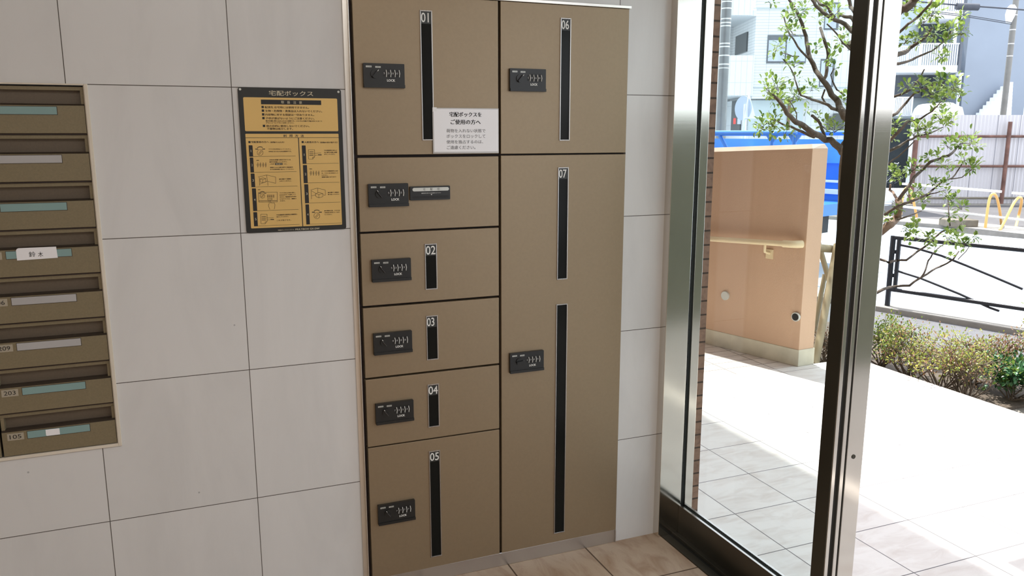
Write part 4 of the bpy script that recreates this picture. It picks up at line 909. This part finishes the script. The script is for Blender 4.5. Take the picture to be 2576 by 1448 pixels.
# far house with the pink sign
t = thing('far_shop', 'pale shop building with pink and white sign bands at the far right', 'building', tuple(FP(20, ZS, 34)))
m_ = MB(); fb(m_, 2545, -60, 2700, 400, 34, 5); m_.build('wall', 'fac_gd', t)
for q_ in ((2555, 152, 2700, 192), (2563, 115, 2700, 127), (2567, -40, 2700, 60), (2550, 248, 2700, 292)): fb(MB(), *q_, 33.9, .1).build('white_band', 'white', t)
for q_ in ((2558, 192, 2700, 205), (2567, 60, 2700, 72)): fb(MB(), *q_, 33.85, .1).build('pink_band', 'pink', t)
m_ = MB(); fb(m_, 2556, 213, 2576, 243, 33.85, .1); m_.build('window', 'wind', t)

# utility poles and cables
def vpole(name, label, px, q0, q1, w_, d, mat, bands, bmat):
    u, z1 = F(px, q0, d); z0 = ZS; t = thing(name, label, 'utility pole', tuple(FP(u, z0, d))); r_ = w_ * .5 * d / FPX
    MB().tube([FP(u, z0, d), FP(u, z1 + .6, d)], [r_ * 1.1, r_], 18).build('shaft', mat, t)
    for q in bands: z = F(px, q, d)[1]; MB().tube([FP(u, z - .012, d), FP(u, z + .012, d)], r_ * 1.04, 18).build('band', bmat, t)
    return t, u, r_
vpole('utility_pole', 'grey utility pole wrapped in shiny sheet, beside the brick', 1830, -30, 326, 24, 17.0, 'poleg', (5, 22, 48, 58, 66, 110, 118, 140, 162, 172, 199, 219, 300), 'silver')
t, u, r_ = vpole('utility_pole', 'grey concrete utility pole in front of the stepped sun patch', 2554, 18, 288, 13, 24.5, 'pole', (38, 75, 110, 141, 185, 226, 276), 'pipew')
c_ = FP(*F(2544, 38, 24.3), 24.3); m_ = MB().tube([c_ + Vector((0, 0, .28)), c_ + Vector((0, 0, .2)), c_ + Vector((-.05, 0, 0)), c_ + Vector((-.08, 0, -.22))], [.06, .12, .13, .07], 14)
m_.build('insulator', 'white', t)
t = thing('overhead_cable', 'thick black overhead cable with a bulky splice across the grey house', 'cable', tuple(FP(*F(2440, 17, 24), 24)))
MB().tube([FP(*F(a, b, 24), 24) for a, b in ((2232, -2), (2260, 0), (2400, 12), (2500, 19), (2620, 28))], .022, 8).build('cable', 'cable', t)
MB().tube([FP(*F(2406, 16, 24), 24), FP(*F(2461, 18, 24), 24)], .095, 12).build('splice', 'cable', t)
t = thing('overhead_cable', 'thin twin overhead wires below the thick cable', 'cable', tuple(FP(*F(2440, 40, 24), 24)))
for dy in (0, 4): MB().tube([FP(*F(a, b + dy, 24.1), 24.1) for a, b in ((2232, 15), (2260, 18), (2430, 38), (2545, 57))], .011, 6).build('wire', 'cable', t)

# road signs seen from behind
t = thing('road_sign', 'pale round and triangular road signs seen from behind on a white pole', 'road sign', tuple(FP(F(1873, 330, 14.5)[0], ZS, 14.5)))
u, _ = F(1873, 312, 14.5); MB().tube([FP(u, ZS, 14.5), FP(u, F(1880, 262, 14.5)[1], 14.5)], .030, 12).build('pole', 'white', t)
p3 = [FP(*F(a, b, 14.43), 14.43) for a, b in ((1884, 230), (1901, 298), (1873, 298))]; MB().prism(p3, GF * .02).build('triangular_plate', 'white', t, .004)
c_ = FP(*F(1869, 272, 14.55), 14.55); nn = (GF * .45 + cr * .9).normalized(); MB().disc(c_, nn, .21, .015, 28).build('round_plate', 'shop', t)

# ------------------------------------------------------------------ hoarding, lot furniture
t = thing('hoarding', 'white corrugated metal hoarding on rusty posts and rails', 'fence', tuple(FP(11, ZS, 22.6)))
u0 = F(2293, 400, 22.6)[0]; u1 = u0 + 9.5; zt = F(2440, 289, 22.6)[1]; zb = F(2440, 513, 22.6)[1]
m_ = MB(); n_ = 190
vs_ = []; 
for i in range(n_ + 1):
    u = u0 + (u1 - u0) * i / n_; d = 22.6 + (.012 if i % 2 else -.012)
    vs_ += [FP(u, zb, d), FP(u, zt, d), FP(u, zb, d + .02), FP(u, zt, d + .02)]
fs = []
for i in range(n_):
    a = i * 4; fs += [(a, a + 4, a + 5, a + 1), (a + 2, a + 3, a + 7, a + 6), (a + 1, a + 5, a + 7, a + 3)]
m_.add(vs_, fs); m_.build('sheet', 'hoard', t)
def rail_(q, r_=.03, mat='rust', d=22.5): z = F(2440, q, d)[1]; MB().tube([FP(u0, z, d), FP(u1, z, d)], r_, 8).build('rail', mat, t)
rail_(343, .035); rail_(418, .035, 'rust'); rail_(498, .03, 'concd')
for px, q0 in ((2302, 352), (2533, 306), (2760, 306)):
    u = F(px - 4, 420, 22.45)[0]; z1 = F(px, q0, 22.45)[1]; MB().tube([FP(u, ZS, 22.45), FP(u, z1, 22.45)], .052 if px > 2400 else .065, 8).build('post', 'rust', t)
m_ = MB(); band(m_, 22.2, 22.9, u0 - .3, u1, ZS - .05, zb + .02); m_.build('concrete_footing', 'conc', t)
tag(MB().box(0, 0, 0, 0, 0, 0) and fb(MB(), 2386, 553, 2462, 571, 16.85, .4).build('parking_block', 'concd', bevel=.02), 'weathered concrete parking block on the asphalt lot', 'parking block')
def hoop(label, pts, px_d):
    P3 = [FP(*F(a, b, d), d) for a, b, d in pts]; Q = []
    for i in range(len(P3) - 1):
        a, b, c, d = P3[max(0, i - 1)], P3[i], P3[i + 1], P3[min(len(P3) - 1, i + 2)]
        for k in range(6):
            s_ = k / 6; Q.append(.5 * ((2 * b) + (c - a) * s_ + (2 * a - 5 * b + 4 * c - d) * s_ ** 2 + (3 * b - a - 3 * c + d) * s_ ** 3))
    Q.append(P3[-1]); tag(MB().tube(Q, .027, 12).build('barrier_hoop', 'yellow'), label, 'barrier', 'yellow pipe barriers')
d1 = 16.7
hoop('yellow bent-pipe barrier left of the pair, feet close together', [(2478, 577, d1), (2484, 530, d1), (2490, 498, d1), (2499, 487, d1), (2508, 498, d1 + .3), (2515, 530, d1 + .6), (2519, 564, d1 + .9)], 0)
hoop('yellow bent-pipe barrier at the right edge, one leg slanting', [(2515, 579, 16.3), (2533, 545, 16.4), (2552, 508, 16.5), (2565, 496, 16.6), (2570, 506, 16.9), (2563, 540, 17.3), (2554, 576, 16.9)], 0)
hoop('yellow bent-pipe barrier half hidden by the tree branches', [(2266, 540, 17.6), (2270, 500, 17.6), (2275, 478, 17.6), (2284, 472, 17.6), (2292, 482, 17.8), (2300, 515, 18.0), (2306, 545, 18.2)], 0)
def pipe(label, a, b, d0, d1_, r_=.026): tag(MB().tube([FP(*F(*a, d0), d0), FP(*F(*b, d1_), d1_)], r_, 10).build('barrier_pipe', 'pipew'), label, 'pipe', 'galvanised barrier pipes')
pipe('upper galvanised pipe running behind the branches to the first yellow barrier', (2270, 462), (2520, 482), 18.0, 16.8)
pipe('lower galvanised pipe through both yellow barriers', (2262, 518), (2600, 556), 17.9, 16.4)
pipe('short upper galvanised pipe over the right yellow barrier', (2545, 485), (2640, 492), 16.6, 16.3)

# parked things left of the hoarding
tag(band(MB(), 27.8, 28.2, F(2150, 400, 27.8)[0], F(2330, 400, 27.8)[0], ZS, F(2240, 298, 27.8)[1]).build('dark_shed', 'wind'), 'dark shed wall left of the hoarding behind the bicycles', 'shed')
tag(band(MB(), 23.0, 23.2, F(2120, 470, 23)[0], F(2289, 470, 23)[0], ZS, F(2240, 474, 23)[1]).build('sunlit_ground_block', 'white', bevel=.02), 'low white block standing in for sunlit ground left of the hoarding', 'wall')  # white block added where the ground is bright with sun
def bike(label, px, py, d, s_):
    u, _ = F(px, py, d); t = thing('bicycle', label, 'bicycle', tuple(FP(u, ZS, d)), 'bicycles beside the hoarding')
    def bp(a, h): return FP(u + a, ZS + h, d + s_ * a * .25)
    nn = (GF - cr * s_ * .25).normalized()
    for a in (-.5, .5): MB().ring(bp(a, .33), nn, .31, .022, 24, 6).build('wheel', 'tyre', t)
    m = MB()
    for a, b in (((-.5, .33), (-.15, .30)), ((-.15, .30), (-.25, .75)), ((-.5, .33), (-.23, .65)), ((-.15, .30), (.35, .72)), ((-.24, .68), (.33, .80)), ((.5, .33), (.30, .95))): m.tube([bp(*a), bp(*b)], .018, 6)
    m.build('frame', 'winf', t); m = MB().tube([bp(.18, .98), bp(.30, .95), bp(.34, .99)], .016, 6); m.build('handlebar', 'silver', t)
    MB().tube([bp(-.36, .80), bp(-.15, .82)], [.06, .035], 8).build('saddle', 'tyre', t)
bike('bicycle nearer the steel post, in front of the dark shed', 2236, 430, 26.6, 1); bike('bicycle nearer the hoarding, in front of the dark shed', 2268, 430, 27.0, -1)
t = thing('white_car', 'white car roof showing above the hoarding', 'car', tuple(FP(F(2318, 300, 25)[0], ZS, 25)))
cp = MB(); us = F(2356, 288, 25)[0]; ue = F(2406, 288, 25)[0]; zb_ = F(2318, 300, 25)[1]; zt_ = F(2318, 257, 25)[1]
prof = [(0, 0), (.02, .35), (.12, .7), (.3, .93), (.55, 1), (.8, .97), (1.0, .85), (1.3, .7), (1.5, 0)]
cp.prism([FP(us + (ue - us) * a, zb_ + (zt_ - zb_) * b, 25) for a, b in prof], GF * 1.6); cp.build('roof', 'white', t, .04)
cp = MB(); cp.prism([FP(us, ZS + .3, 25), FP(ue + 1, ZS + .3, 25), FP(ue + 1, zb_, 25), FP(us, zb_, 25)], GF * 1.6); cp.build('body', 'white', t, .05)
for a in (us + .35, ue + .6): MB().tube([FP(a, ZS + .3, 24.95), FP(a, ZS + .3, 25.2)], .3, 20).build('wheel', 'tyre', t)

# garden wall beyond the doorway (seen mirrored in the steel frame)
struct('porch_shade_canopy', MB().box(2.93, 4.6, -8.0, 0.39, 2.62, 2.8), 'ceil', 'unseen canopy slab added to shade the porch floor', 'canopy')  # out of view, added to cast shade on the porch floor
struct('wall_garden', MB().box(2.9, 6.5, -3.1, -2.9, -0.4, 1.6), 'greenw', 'grey-green garden wall at the far side of the porch', 'wall')
